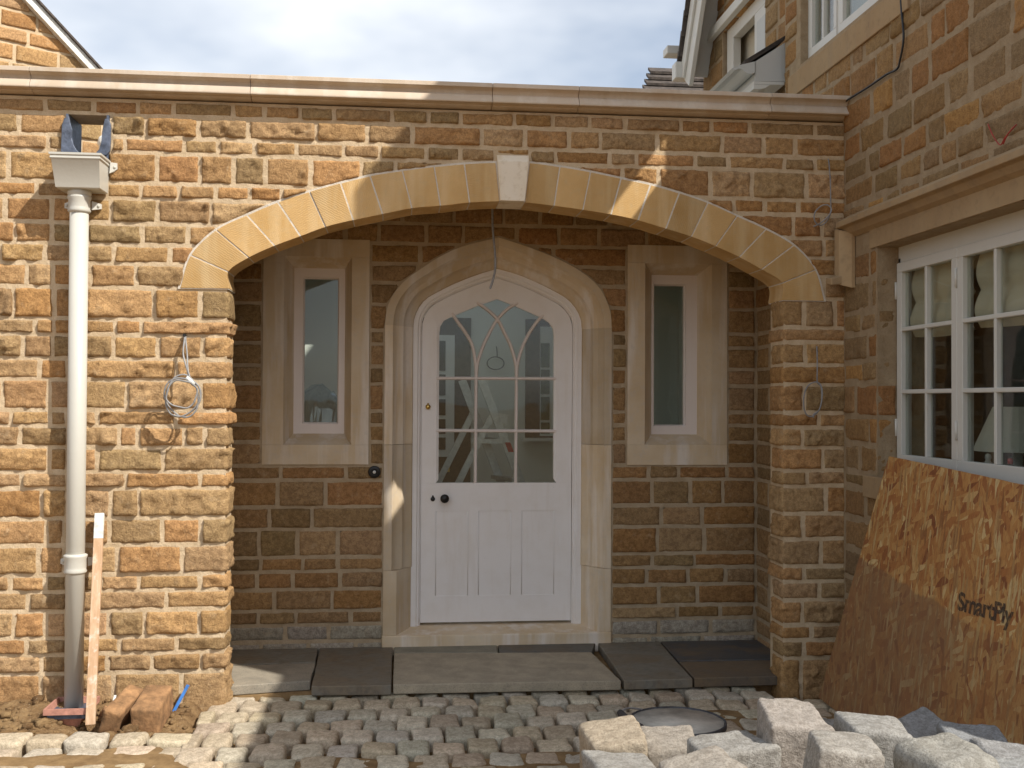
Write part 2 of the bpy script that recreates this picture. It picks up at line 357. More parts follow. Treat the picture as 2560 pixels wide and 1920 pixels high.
# ------------------------------------------------------------------ object helpers
def tag(o, label=None, cat=None, group=None, kind=None):
    if label: o['label'] = label
    if cat: o['category'] = cat
    if group: o['group'] = group
    if kind: o['kind'] = kind
    return o
def empty(name, loc, label=None, cat=None, group=None):
    o = bpy.data.objects.new(name, None); COL.objects.link(o); o.location = loc
    o.empty_display_size = 0.1
    return tag(o, label, cat, group)
def wloc(o):
    v = o.location.copy(); p = o.parent
    while p is not None:
        v += p.location; p = p.parent
    return v
class MB:
    def __init__(s): s.v = []; s.f = []
    def quad(s, a, b, c, d):
        n = len(s.v); s.v += [Vector(a), Vector(b), Vector(c), Vector(d)]; s.f.append((n, n+1, n+2, n+3))
    def poly(s, pts):
        n = len(s.v); s.v += [Vector(p) for p in pts]; s.f.append(tuple(range(n, n+len(pts))))
    def box(s, lo, hi):
        x0, y0, z0 = lo; x1, y1, z1 = hi; n = len(s.v)
        s.v += [Vector(p) for p in ((x0,y0,z0),(x1,y0,z0),(x1,y1,z0),(x0,y1,z0),(x0,y0,z1),(x1,y0,z1),(x1,y1,z1),(x0,y1,z1))]
        s.f += [tuple(n+i for i in q) for q in ((0,3,2,1),(4,5,6,7),(0,1,5,4),(1,2,6,5),(2,3,7,6),(3,0,4,7))]
        return s
    def hexa(s, p):                      # 8 corners: bottom ring 0-3, top ring 4-7
        n = len(s.v); s.v += [Vector(q) for q in p]
        s.f += [tuple(n+i for i in q) for q in ((0,3,2,1),(4,5,6,7),(0,1,5,4),(1,2,6,5),(2,3,7,6),(3,0,4,7))]
        return s
    def prism(s, pts, off):              # polygon extruded by the vector off
        n = len(s.v); m = len(pts); off = Vector(off)
        s.v += [Vector(p) for p in pts] + [Vector(p)+off for p in pts]
        s.f.append(tuple(range(n, n+m))); s.f.append(tuple(reversed(range(n+m, n+2*m))))
        for i in range(m):
            j = (i+1) % m; s.f.append((n+j, n+i, n+m+i, n+m+j))
        return s
    def grid(s, rows):                   # rows of points
        n = len(s.v); w_ = len(rows[0])
        for r in rows: s.v += [Vector(p) for p in r]
        for i in range(len(rows)-1):
            for j in range(w_-1):
                a = n+i*w_+j; s.f.append((a, a+1, a+w_+1, a+w_))
        return s
    def tube(s, pts, r, seg=8, cap=True, radii=None):
        pts = [Vector(p) for p in pts]; rings = []; up = Vector((0, 0, 1))
        for i, p in enumerate(pts):
            d = (pts[min(i+1, len(pts)-1)]-pts[max(i-1, 0)]).normalized()
            if i == 0:
                a = d.cross(up if abs(d.z) < 0.9 else Vector((1, 0, 0))).normalized()
            else:
                a = (a - d*a.dot(d)).normalized()
            b = d.cross(a); rr = radii[i] if radii else r
            rings.append([p+a*math.cos(2*math.pi*k_/seg)*rr+b*math.sin(2*math.pi*k_/seg)*rr for k_ in range(seg)])
        n = len(s.v)
        for g in rings: s.v += g
        for i in range(len(rings)-1):
            for k_ in range(seg):
                a_ = n+i*seg+k_; b_ = n+i*seg+(k_+1) % seg
                s.f.append((a_, b_, b_+seg, a_+seg))
        if cap:
            s.f.append(tuple(reversed(range(n, n+seg)))); s.f.append(tuple(range(n+(len(rings)-1)*seg, n+len(rings)*seg)))
        return s
    def lathe(s, prof, c, axis='z', seg=24):   # prof: (radius, height)
        c = Vector(c); n = len(s.v)
        for (r, h) in prof:
            for k_ in range(seg):
                t_ = 2*math.pi*k_/seg; ca, sa = math.cos(t_)*r, math.sin(t_)*r
                s.v.append(c+(Vector((ca, sa, h)) if axis == 'z' else Vector((ca, -h, sa)) if axis == 'y' else Vector((-h, ca, sa))))
        for i in range(len(prof)-1):
            for k_ in range(seg):
                a_ = n+i*seg+k_; b_ = n+i*seg+(k_+1) % seg
                s.f.append((a_, b_, b_+seg, a_+seg))
        s.f.append(tuple(reversed(range(n, n+seg)))); s.f.append(tuple(range(n+(len(prof)-1)*seg, n+len(prof)*seg)))
        return s
    def build(s, name, mat, parent=None, smooth=False, origin=None, recalc=True, bevel=0.0, color=None, merge=0.0):
        if origin is None:
            lo = [min(p[i] for p in s.v) for i in range(3)]; hi = [max(p[i] for p in s.v) for i in range(3)]
            origin = Vector([(a+b)/2 for a, b in zip(lo, hi)])
        origin = Vector(origin)
        me = bpy.data.meshes.new(name)
        me.from_pydata([p-origin for p in s.v], [], s.f)
        if recalc or bevel or merge:
            bm = bmesh.new(); bm.from_mesh(me)
            if merge: bmesh.ops.remove_doubles(bm, verts=bm.verts, dist=merge)
            if recalc: bmesh.ops.recalc_face_normals(bm, faces=bm.faces)
            if bevel:
                bmesh.ops.bevel(bm, geom=[e for e in bm.edges if len(e.link_faces) == 2 and e.calc_face_angle(0) > 0.5], offset=bevel, segments=1, affect='EDGES', clamp_overlap=True)
            bm.to_mesh(me); bm.free()
        if smooth:
            me.polygons.foreach_set('use_smooth', [True]*len(me.polygons))
        me.materials.append(MATS[mat])
        o = bpy.data.objects.new(name, me); COL.objects.link(o)
        if parent is not None:
            o.parent = parent; o.location = origin-wloc(parent)
        else:
            o.location = origin
        if color: o.color = tuple(color)+(1,)
        return o
def smooth_by_angle(o, ang=40):
    me = o.data
    bm = bmesh.new(); bm.from_mesh(me)
    for f in bm.faces: f.smooth = True
    for e in bm.edges:
        e.smooth = not (len(e.link_faces) == 2 and e.calc_face_angle(0) > R(ang))
    bm.to_mesh(me); bm.free()
    return o
rnd = random.Random(11)
def U(a, b): return rnd.uniform(a, b)

# ------------------------------------------------------------------ rubble stones laid in courses on a wall plane
class Wall:
    def __init__(s, O, Uv, Nv): s.O, s.U, s.N = Vector(O), Vector(Uv), Vector(Nv)
    def P(s, u, z, d): return s.O + s.U*u + Vector((0, 0, z)) - s.N*d
def tint(c, v=0.12):
    k_ = 1+U(-v, v); return tuple(max(0.01, min(0.9, x*k_*(1+U(-0.025, 0.025)))) for x in c)
def stone(W, parent, u0, u1, z0, z1, mat, color, floor=None, ceil=None, face=0.0, back=0.03, rough=0.009, rim=0.006, joint=0.0064, step=0.028, name='stone'):
    u0 += joint*U(0.7, 1.3); u1 -= joint*U(0.7, 1.3); z0 += joint*U(0.7, 1.2); z1 -= joint*U(0.7, 1.2)
    lo = (lambda u: max(z0, floor(u)+joint)) if floor else (lambda u: z0)
    hi = (lambda u: min(z1, ceil(u)-joint)) if ceil else (lambda u: z1)
    if floor or ceil:
        for _ in range(80):
            if u1-u0 < 0.02: return None
            ok0 = lo(u0) < hi(u0)-0.014; ok1 = lo(u1) < hi(u1)-0.014
            if ok0 and ok1: break
            if not ok0: u0 += 0.006
            if not ok1: u1 -= 0.006
        else: return None
    if u1-u0 < 0.025 or z1-z0 < 0.02: return None
    L, H = u1-u0, z1-z0
    nx = max(3, int(L/step)); nz_ = max(3, int(H/step))
    us = [0, min(0.007/L, 0.1), min(0.02/L, 0.2)] + [min(0.02/L, 0.2)+(1-2*min(0.02/L, 0.2))*i/nx for i in range(1, nx)] + [1-min(0.02/L, 0.2), 1-min(0.007/L, 0.1), 1]
    vs = [0, min(0.007/H, 0.1), min(0.02/H, 0.2)] + [min(0.02/H, 0.2)+(1-2*min(0.02/H, 0.2))*i/nz_ for i in range(1, nz_)] + [1-min(0.02/H, 0.2), 1-min(0.007/H, 0.1), 1]
    sd = Vector((U(0, 50), U(0, 50), U(0, 50)))
    lift = face + U(-0.006, 0.006)
    tl, tz = U(-0.007, 0.007), U(-0.006, 0.006)
    r = U(0.004, 0.012)
    mb = MB(); rows = []
    for v in vs:
        row = []
        for u in us:
            uu = u0+L*u; b = lo(uu); t1 = hi(uu); zz = b+(t1-b)*v
            du = min(u, 1-u)*L; dv = min(v, 1-v)*(t1-b)
            if dv < r:
                ins = r-math.sqrt(max(0, r*r-(r-dv)**2)); cu = u0+L/2
                if abs(uu-cu) > L/2-r: uu += (cu-uu)/abs(cu-uu+1e-9)*ins*(1-du/r if du < r else 0)
            e = min(du, dv)
            p = W.P(uu, zz, 0)
            n1 = noise.fractal(p*13+sd, 0.9, 2.1, 4, noise_basis='PERLIN_ORIGINAL')
            pv = p*17+sd; vp = noise.voronoi(pv)[1][0]; n1 = n1*0.55+1.25*noise.noise_vector(vp*7.3).dot(pv-vp)+0.35*noise.noise(vp*3.1)
            n2 = noise.noise(p*62+sd)
            jit = noise.noise(p*22+sd*1.3)*0.0042
            fall = 1-min(1, e/0.014)
            d = -lift - (n1*rough*1.6 + n2*0.0035)*(1-fall*0.6) + rim*fall*fall*1.25 + tl*(u-0.5)*2 + tz*(v-0.5)*2
            d = min(d, 0.001+0.010*fall)
            if e <= 1e-6: d = 0.016
            row.append(W.P(uu+jit*(1 if du < 0.02 else 0.3), zz+jit*0.8*(1 if dv < 0.02 else 0.3), d))
        rows.append(row)
    mb.grid(rows)
    # skirt back into the mortar
    ring = [r_ for r_ in rows[0]] + [rw[-1] for rw in rows[1:]] + [p for p in reversed(rows[-1][:-1])] + [rw[0] for rw in reversed(rows[1:-1])]
    bk = [p - W.N*(back) for p in ring]
    mb.grid([bk+[bk[0]], ring+[ring[0]]])
    return mb.build(name, mat, parent, smooth=True, recalc=False, color=color)

FRONT_PAL = [((0.50, 0.305, 0.14), 6), ((0.49, 0.28, 0.12), 4), ((0.51, 0.33, 0.17), 4), ((0.40, 0.265, 0.13), 3), ((0.46, 0.25, 0.10), 2), ((0.44, 0.285, 0.14), 3)]
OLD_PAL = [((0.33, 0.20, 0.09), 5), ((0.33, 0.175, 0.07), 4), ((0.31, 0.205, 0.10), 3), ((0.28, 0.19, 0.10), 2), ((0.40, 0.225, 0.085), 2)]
def pick(pal, dark=0.0):
    t_ = sum(p[1] for p in pal); x = U(0, t_)
    for c_, w_ in pal:
        x -= w_
        if x <= 0: break
    return tint(tuple(v*(1-dark) for v in c_))

def column_core(W, cols, thick, name, mat, parent, d0=0.012):
    """cols: (u0, u1, [(lo0, lo1, hi0, hi1), ...]) -> one mesh of solid strips"""
    mb = MB()
    for u0, u1, iv in cols:
        for lo0, lo1, hi0, hi1 in iv:
            if hi0-lo0 < 1e-4 and hi1-lo1 < 1e-4: continue
            mb.hexa([W.P(u0, lo0, d0), W.P(u1, lo1, d0), W.P(u1, lo1, thick), W.P(u0, lo0, thick),
                     W.P(u0, hi0, d0), W.P(u1, hi1, d0), W.P(u1, hi1, thick), W.P(u0, hi0, thick)])
    return mb.build(name, mat, parent, merge=1e-5)

def rounded(half, r, n=4, amp=0.004, fr=18, seed=None, skew=0.0, lump=0.0):
    """rough rounded block: returns MB around the origin"""
    sd = seed or Vector((U(0, 60), U(0, 60), U(0, 60))); hx = Vector(half); mb = MB(); key = {}
    ts = [-1+2*i/n for i in range(n+1)]
    ts = [math.copysign(abs(t)**0.62, t) for t in ts]
    sk = [U(-skew, skew) for _ in range(6)]
    def vert(p):
        kk = tuple(round(x, 5) for x in p)
        if kk in key: return key[kk]
        q = Vector((p[0]*hx.x, p[1]*hx.y, p[2]*hx.z))
        inn = Vector([max(-(h-r), min(h-r, x)) for x, h in zip(q, hx)])
        d = q-inn
        if d.length > 1e-9: q = inn+d.normalized()*r*min(1.0, d.length/r if max(abs(t) for t in p) < 0.999 else 1.0)
        q = Vector((q.x*(1+sk[0]*p[1]+sk[1]*p[2]), q.y*(1+sk[2]*p[0]+sk[3]*p[2]), q.z+hx.z*(sk[4]*p[0]+sk[5]*p[1])))
        nn = q.normalized()
        q += nn*(noise.fractal(q*fr+sd, 0.9, 2.1, 4, noise_basis='PERLIN_ORIGINAL')*amp + (noise.noise(q*fr*0.35+sd)*lump if lump else 0))
        key[kk] = len(mb.v); mb.v.append(q); return key[kk]
    for ax in range(3):
        for sgn in (-1, 1):
            for i in range(n):
                for j in range(n):
                    def pt(a, b):
                        p = [0, 0, 0]; p[ax] = sgn; p[(ax+1) % 3] = ts[a]; p[(ax+2) % 3] = ts[b]; return tuple(p)
                    q = [vert(pt(i, j)), vert(pt(i+1, j)), vert(pt(i+1, j+1)), vert(pt(i, j+1))]
                    mb.f.append(tuple(q) if sgn > 0 else tuple(reversed(q)))
    return mb

# ------------------------------------------------------------------ curves in the wall plane
def catmull(pts, n):
    pts = [Vector(p) for p in pts]; out_ = []
    for i in range(len(pts)-1):
        p1, p2 = pts[i], pts[i+1]
        p0 = pts[i-1] if i else p1*2-p2
        p3 = pts[i+2] if i+2 < len(pts) else p2*2-p1
        for k_ in range(n):
            t_ = k_/n
            out_.append(0.5*((2*p1)+(p2-p0)*t_+(2*p0-5*p1+4*p2-p3)*t_*t_+(3*p1-p0-3*p2+p3)*t_**3))
    out_.append(pts[-1]); return out_
def resample(pts, n):
    d = [0]
    for a, b in zip(pts, pts[1:]): d.append(d[-1]+(b-a).length)
    res = []; j = 0
    for i in range(n+1):
        t_ = d[-1]*i/n
        while j < len(pts)-2 and d[j+1] < t_: j += 1
        s_ = (t_-d[j])/max(1e-9, d[j+1]-d[j]); res.append(pts[j].lerp(pts[j+1], min(1, max(0, s_))))
    return res
def offset_curve(pts, off):
    res = []
    for i, p in enumerate(pts):
        d = (pts[min(i+1, len(pts)-1)]-pts[max(i-1, 0)]); d.y = 0; d.normalize()
        res.append(p+Vector((d.z, 0, -d.x))*off)          # to the right of travel
    return res
def interp(pts, x):
    if x <= pts[0].x: return pts[0].z
    for a, b in zip(pts, pts[1:]):
        if x <= b.x: return a.z+(b.z-a.z)*(x-a.x)/max(1e-9, b.x-a.x)
    return pts[-1].z
def in_frame(p, m=120):
    d = p-CAM; z = d.dot(_f)
    if z < 0.1: return False
    x = CX+FPX*d.dot(_r)/z; y = CY-FPX*d.dot(_u)/z
    return -m < x < 2560+m and -m < y < 1920+m

XS = 2.375                 # face of the house wall on the right
YB = 0.94                  # face of the porch's back wall
TH = 0.22                  # thickness of the arched front wall
# ------------------------------------------------------------------ ground
def height_sheet(name, x0, x1, y0, y1, nx, ny, fn, mat, kind='structure', parent=None):
    mb = MB(); mb.grid([[Vector((x0+(x1-x0)*i/nx, y0+(y1-y0)*j/ny, fn(x0+(x1-x0)*i/nx, y0+(y1-y0)*j/ny))) for i in range(nx+1)] for j in range(ny+1)])
    o = mb.build(name, mat, parent, smooth=True, recalc=False)
    if kind and parent is None: tag(o, kind=kind)
    return o
gm = MB(); gm.quad((-300, -300, -0.30), (300, -300, -0.30), (300, 300, -0.30), (-300, 300, -0.30))
tag(gm.build('ground', 'soil', recalc=False), kind='structure')
def ss(a, b, x):
    t_ = max(0, min(1, (x-a)/(b-a))); return t_*t_*(3-2*t_)
ZC = -0.06                 # top of the setts
def fill_y(x):             # the line up to which sand is brushed in between the setts
    return -0.84 + 0.55*ss(1.05, 1.5, x) - 0.05*math.sin(x*7) + (0.24*ss(-0.85, -1.05, x))
def bed_z(x, y):
    f = 1-ss(fill_y(x)-0.05, fill_y(x)+0.08, y)
    z = -0.125+f*(0.052)
    return z + noise.noise(Vector((x*9, y*9, 1)))*0.006 + noise.noise(Vector((x*30, y*30, 5)))*0.002
path = height_sheet('cobbled_path', -3.4, 2.42, -3.6, 0.13, 150, 110, bed_z, 'sand')
def soil_z(x, y):
    e = ss(-0.86, -1.0, x)*ss(-0.60, -0.46, y+0.045*(x+1.2))
    m = 0.5*noise.fractal(Vector((x*3.1, y*3.1, 3)), 0.8, 2.0, 4)+0.35*noise.fractal(Vector((x*14, y*14, 9)), 0.7, 2.0, 4)
    ditch = -0.05*math.exp(-((x+1.42)/0.12)**2)*ss(-0.05, -0.25, y)
    return -0.20 + e*(0.125 + 0.035*ss(-0.35, 0.0, y)*ss(-1.25, -1.7, x) + 0.042*m + ditch + 0.02*ss(-0.25, 0, y))
height_sheet('soil_bed', -3.4, -0.80, -0.72, 0.06, 160, 70, soil_z, 'soil')

# ------------------------------------------------------------------ porch: one building; walls, door and windows are its parts
porch = empty('entrance_porch', (0.6, 0.0, 0.0), 'single-storey stone porch with a wide flattened arch, pale coping and white pointed door', 'porch')
OUT_PX = [(450.6,721),(477.6,638.6),(541,576),(617.5,538.7),(695,505.8),(774,480),(851.4,458.8),(925.5,440.5),(1006,428),(1085.5,418),(1161,411),(1240,407.5),
          (1322.7,408),(1399.6,418),(1476,431),(1552,447),(1626,462.5),(1698,483.5),(1769,508),(1842,541),(1914,574),(1983,614),(2037,675),(2060,753)]
INN_PX = [(563,724),(570.5,680),(622,644.5),(686.4,615),(751.5,591),(814,568),(883,551),(957,535.5),(1030,521),(1101,515),(1174,507),(1250,504),
          (1311,506.5),(1385,515),(1457,525),(1527,536.5),(1595,551),(1664.6,572),(1728,592),(1789,616),(1848,643),(1904,674),(1955,708),(1957,753)]
outer = [A(*p) for p in OUT_PX]; inner = [A(*p) for p in INN_PX]
XJL, XJR = -0.840, 2.035
ZSP = (outer[0].z+inner[0].z)/2; ZSPR = (outer[-1].z+inner[-1].z)/2
inner[0] = Vector((XJL, 0, ZSP)); inner[-1] = Vector((XJR, 0, ZSPR)); outer[0].z = ZSP; outer[-1].z = ZSPR
NSUB = 6
oc = catmull(outer, NSUB); ic = catmull(inner, NSUB)
KI = 11*NSUB                                     # index of the key stone's left joint
key_top = A(1280, 388).z
def extrados(x):
    if x < oc[0].x or x > oc[-1].x: return -9.0
    if oc[KI].x-0.012 < x < oc[KI+NSUB].x+0.012: return key_top
    return interp(oc, x)

COURSE_PX = [252,290,344,383,459,498,560,613,661,725,799,838,898,950,1026,1065,1118,1180,1221,1295,1362,1435,1476,1525,1591,1632,1680,1752]
CZ = [zA(400, y) for y in COURSE_PX]; CZ[-1] = -0.17
for i, z in enumerate(CZ):                       # the springing course lies exactly under the arch
    if abs(COURSE_PX[i]-725) < 1: CZ[i] = ZSP
J1 = lambda *z: [q*.3888 for q in z]
J2 = lambda *z: [860+q*.3888 for q in z]
J3 = lambda *z: [1640+q*.4159 for q in z]
J6 = lambda *z: [1700+q*.3888 for q in z]
JOINTS = [
 J1(290,600,885,1115,1500,1700,1930,2150)+J2(310,545,750,1095,1340,1580,1810,2170)+J3(335,565,960),
 J1(120,935,1275,1595,2035)+J2(150,440,885,1165,1450,1650,2015)+J3(400,650,840),
 J1(305,800,1180,1405,1640,1905)+J2(0,230,535,750,975,1195,1360,1710,1885)+J3(240,440,775,960),
 J1(50,500,690,1005,1285,1500,1705,1995)+J2(110,330,1100,1795,2025)+J3(330,580,905),
 J1(230,560,680,905,1150,1385,1605,1810)+J3(470,655,860),
 J1(30,330,500,715,1010,1355)+J3(830,1000),
 J1(90,330,560,910,1205)+J3(1010),
 J1(0,285,500,725,1090),
 J1(170,335,580,870)+J6(930),
 J1(85,345,550,990,1285)+J6(800,1000),
 J1(225,345,540,740,910)+J6(620),
 J1(145,335,520,725,1015,1300)+J6(810),
 J1(250,430,1130)+J6(640),
 J1(10,310,480,815,1285)+J6(800),
 J1(70,320,430,625,1130)+J6(640,900),
 J1(125,430,760,885,1185,1315)+J6(790),
 J1(310,430,625,1045)+J6(920),
 J1(140,430,805,1285)+J6(820),
 J1(265,430,710,890)+J6(940),
 J1(300,410,700,1040,1290)+J6(795),
 J1(245,410,755,1170)+J6(910),
 J1(60,290,430,640,890,1285)+J6(800),
 J1(180,430,1065)+J6(900),
 J1(85,290,430,700,925,1280)+J6(790),
 J1(165,430,770,1130)+J6(850),
 J1(260,430,690,975,1290)+J6(800),
 J1(260,430,730,1165)+J6(780)]
class FrontWall(Wall):
    """the porch front: turns the arch's two corners into the jambs"""
    def P(s, u, z, d):
        rho = 0.022
        if u > 5:                                 # right pier: u = 10 + distance from the corner (negative runs into the jamb)
            u -= 10; q = -u; cx, sg = XJR, -1
        else:
            q = u-XJL; cx, sg = XJL, 1
        if z > ZSP+0.02 and u <= 5: return Vector((u if sg == 1 else XJR+u, d, z))
        arc = rho*math.pi/2
        if q < -rho: return Vector((cx+sg*q, d, z))
        if q < -rho+arc:
            a = (q+rho)/rho; rr = rho-d
            return Vector((cx-sg*rho+sg*math.sin(a)*rr, rho-math.cos(a)*rr, z))
        return Vector((cx-sg*d, q+rho-arc+rho, z))
    # outward normal used for the stones' skirts
FW = FrontWall((0, 0, 0), (1, 0, 0), (0, -1, 0))
FP = Wall((0, 0, 0), (1, 0, 0), (0, -1, 0))
HX0, HX1, HZ0, HZ1 = -1.640, -1.432, 2.655, CZ[1]-0.004    # rainwater outlet through the parapet
XLW = -2.9
# mortar core in strips
cols = []
xs = sorted(set([XLW, HX0, HX1, oc[0].x, XJL, XJR, oc[-1].x, XS+0.05] + [p.x for p in oc] + [-2.0, -1.2]))
ZT = CZ[0]+0.004
for a, b in zip(xs, xs[1:]):
    m = (a+b)/2; iv = []
    if m < oc[0].x or m > oc[-1].x:
        iv = [(-0.3, -0.3, ZT, ZT)]
        if HX0 < m < HX1: iv = [(-0.3, -0.3, HZ0, HZ0), (HZ1, HZ1, ZT, ZT)]
    else:
        iv = [(interp(oc, a), interp(oc, b), ZT, ZT)]
        if m < XJL: iv.append((-0.3, -0.3, ZSP, ZSP))
        if m > XJR: iv.append((-0.3, -0.3, ZSPR, ZSPR))
    if oc[0].x < m < XJL or XJR < m < oc[-1].x:
        cols.append((a, b, iv[:1]))
        cols.append((a, b-0.012 if abs(b-XJL) < 1e-6 else b, iv[1:]) if m < XJL else (a+0.012 if abs(a-XJR) < 1e-6 else a, b, iv[1:]))
    else: cols.append((a, b, iv))
front_core = column_core(Wall((0, 0, 0), (1, 0, 0), (0, -1, 0)), cols, TH-0.012, 'front_wall', 'mortar', porch, 0.0065)
nst = 0
for ci in range(27):
    z1, z0 = CZ[ci], CZ[ci+1]; ym = (COURSE_PX[ci]+COURSE_PX[ci+1])/2
    js = sorted([xA(x, ym) for x in JOINTS[ci]]+[-2.08+U(-0.06, 0.06), -2.36+U(-0.07, 0.07), -2.66+U(-0.06, 0.06)])
    spans = []
    if ci < 9:
        e = [XLW]+js+[XS+0.03]
        over = [x_ for x_ in [oc[0].x+0.004*q for q in range(int((oc[-1].x-oc[0].x)/0.004))] if extrados(x_)+0.008 > z1-0.016]
        for a, b in zip(e, e[1:]):
            if over and a < over[0] and b > over[-1]: spans += [(a, over[0]), (over[-1], b)]
            elif over and a < over[0] < b: spans.append((a, over[0]))
            elif over and a < over[-1] < b: spans.append((over[-1], b))
            elif over and a >= over[0] and b <= over[-1]: pass
            else: spans.append((a, b))
    else:
        L = [j for j in js if j < XJL-0.05]; e = [XLW]+L+[XJL+U(0.15, 0.22)]
        spans = [(a, b) for a, b in zip(e, e[1:])]
        Rj = [j for j in js if j > XJR+0.05]; e = [10-U(0.15, 0.22)]+[10+j-XJR for j in Rj]+[10+XS+0.03-XJR]
        spans += [(a, b) for a, b in zip(e, e[1:])]
    for a, b in spans:
        mid = (FW if ci > 8 else FP).P((a+b)/2, (z0+z1)/2, 0)
        if not in_frame(mid, 420): continue
        fl = extrados if ci < 9 else None
        if ci in (1, 2) and b > HX0 and a < HX1:      # around the outlet
            parts_ = []
            if a < HX0-0.03: parts_.append((a, HX0-0.004))
            if b > HX1+0.03: parts_.append((HX1+0.004, b))
        else: parts_ = [(a, b)]
        for a2, b2 in parts_:
            low = (CZ[ci] < 0.35)
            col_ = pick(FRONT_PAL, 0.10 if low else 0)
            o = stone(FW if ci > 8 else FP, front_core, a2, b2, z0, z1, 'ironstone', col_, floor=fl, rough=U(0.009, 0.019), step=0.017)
            if o: nst += 1
# the ring of the arch, with its pale joints
mb = MB()
for i in range(len(oc)-1):
    o0, o1, i0, i1 = oc[i], oc[i+1], ic[i], ic[i+1]
    f_ = lambda p, q, t_, y: Vector((p.x+(q.x-p.x)*t_, y, p.z+(q.z-p.z)*t_))
    mb.hexa([f_(i0,o0,.01,-.0012), f_(i1,o1,.01,-.0012), f_(i1,o1,.01,TH-.006), f_(i0,o0,.01,TH-.006), f_(i0,o0,1.05,-.0012), f_(i1,o1,1.05,-.0012), f_(i1,o1,1.05,TH-.006), f_(i0,o0,1.05,TH-.006)])
mb.build('arch_mortar', 'pale_mortar', front_core, merge=1e-5)
for i in range(23):
    a0 = i*NSUB; oo = oc[a0:a0+NSUB+1]; ii = ic[a0:a0+NSUB+1]
    if i == 11: continue
    def shrink(pts):
        pts = [p.copy() for p in pts]; g = 0.0034
        pts[0] += (pts[1]-pts[0]).normalized()*g; pts[-1] += (pts[-2]-pts[-1]).normalized()*g
        return pts
    oo, ii = shrink(oo), shrink(ii)
    y0 = -0.004+U(-0.0028, 0.0028)
    if i == 10: oo = [p for p in oo]
    pts = [Vector((p.x, y0, p.z)) for p in ii]+[Vector((p.x, y0, p.z)) for p in reversed(oo)]
    mb = MB(); mb.prism(pts, (0, TH-0.003-y0, 0))
    smooth_by_angle(mb.build('arch_stone', 'arch_ashlar', front_core, bevel=0.0018), 30)
kl, kr = A(1250, 503.5), A(1311, 505.5); tl_, tr_ = A(1242, 387.5), A(1322, 388.5); ml_, mr_ = A(1243, 406), A(1321, 407)
def at_y(p, y): return Vector((p.x, y, p.z))
mb = MB()
mb.prism([Vector((kl.x, -0.026, kl.z)), Vector((kl.x, TH-0.004, kl.z)), Vector((tl_.x, TH-0.004, tl_.z)), Vector((tl_.x, 0.0, tl_.z)), Vector((ml_.x, -0.026, ml_.z))], (0, 0, 0))
mb = MB()
Lp = [(kl, -0.026), (kl, TH-0.004), (tl_, TH-0.004), (tl_, 0.002), (ml_, -0.026)]; Rp = [(kr, -0.026), (kr, TH-0.004), (tr_, TH-0.004), (tr_, 0.002), (mr_, -0.026)]
mb.v = [at_y(p, y) for p, y in Lp]+[at_y(p, y) for p, y in Rp]
mb.f = [(0, 1, 2, 3, 4), (9, 8, 7, 6, 5)]+[(i, (i+1) % 5, 5+(i+1) % 5, 5+i) for i in range(5)]
mb.build('keystone', 'key_ashlar', front_core, bevel=0.002)
# coping
CT = zA(860, 205); CB = zA(860, 257.5); hgt = CT-CB
prof = [(-0.078, CB+hgt*1.0), (-0.080, CB+hgt*0.79), (-0.070, CB+hgt*0.775), (-0.050, CB+hgt*0.68), (-0.044, CB+hgt*0.52), (-0.058, CB+hgt*0.46), (-0.076, CB+hgt*0.14), (-0.074, CB+hgt*0.08),
        (-0.045, CB+hgt*0.07), (-0.043, CB+hgt*0.11), (-0.030, CB+hgt*0.11), (-0.028, CB+0.002), (0.0, CB-0.006), (TH+0.02, CB-0.006), (TH+0.05, CB+0.03), (TH+0.05, CT-0.01), (0.10, CT+0.012)]
edges = [XLW-0.2]+[xA(x, 225) for x in (85, 630, 1229, 1443, 1918)]+[XS+0.004]
for a, b in zip(edges, edges[1:]):
    mb = MB(); dz = U(-0.0015, 0.0015); dy = U(-0.0015, 0.0015)
    mb.prism([Vector((a+0.0012, y+dy, z+dz)) for y, z in prof], (b-a-0.0024, 0, 0))
    smooth_by_angle(mb.build('coping_stone', 'coping_ashlar', front_core, bevel=0.0015), 25)
# roof deck behind the parapet and its ceiling over the open porch
mb = MB().box((-1.20, TH-0.012, 2.84), (XS+0.04, YB+0.02, 2.90)); mb.build('porch_ceiling', 'room_wall', porch)

# back wall ------------------------------------------------------------------------------------------------------
BW = Wall((0, YB, 0), (1, 0, 0), (0, -1, 0))
BL, BR = -1.06, 2.215
winL = dict(x0=xA(657, 900, YB), x1=xA(922.5, 900, YB), z1=zA(800, 597.5, YB), z0=zA(790, 1161, YB))
winR = dict(x0=xA(1569, 900, YB), x1=xA(1817.5, 900, YB), z1=zA(1690, 614.5, YB), z0=zA(1690, 1162, YB))
doL = [(1246.5,594),(1157,616),(1099,642),(1056,670),(1015,699),(988,729),(972,758),(964.6,787),(962.5,812)]
doR = [(1246.5,594),(1298,610),(1356,631),(1399,649.6),(1442.5,672.7),(1479,699),(1503,726),(1519,758),(1527,787),(1529.5,812)]
diL = [(1243,676.5),(1200,689),(1142.5,711),(1099,732),(1073,746),(1056,762),(1044,783),(1038,801.5),(1036.5,818)]
diR = [(1243,676.5),(1291,690),(1341,711),(1385,733),(1413.6,750),(1432,770),(1444,790),(1449,807),(1450,818)]
DD = 0.17                  # depth of the doorway's splay
half = lambda px, Y: resample(catmull([A(x, y, Y) for x, y in px], 6), 16)
dOL, dOR = half(doL, YB), half(doR, YB); dIL, dIR = half(diL, YB+DD), half(diR, YB+DD)
dOR[-1].z = dOL[-1].z; dIL[-1].z = dIR[-1].z = dOL[-1].z-0.004
dext = list(reversed(dOL))+dOR[1:]
DXL, DXR = dOL[-1].x, dOR[-1].x
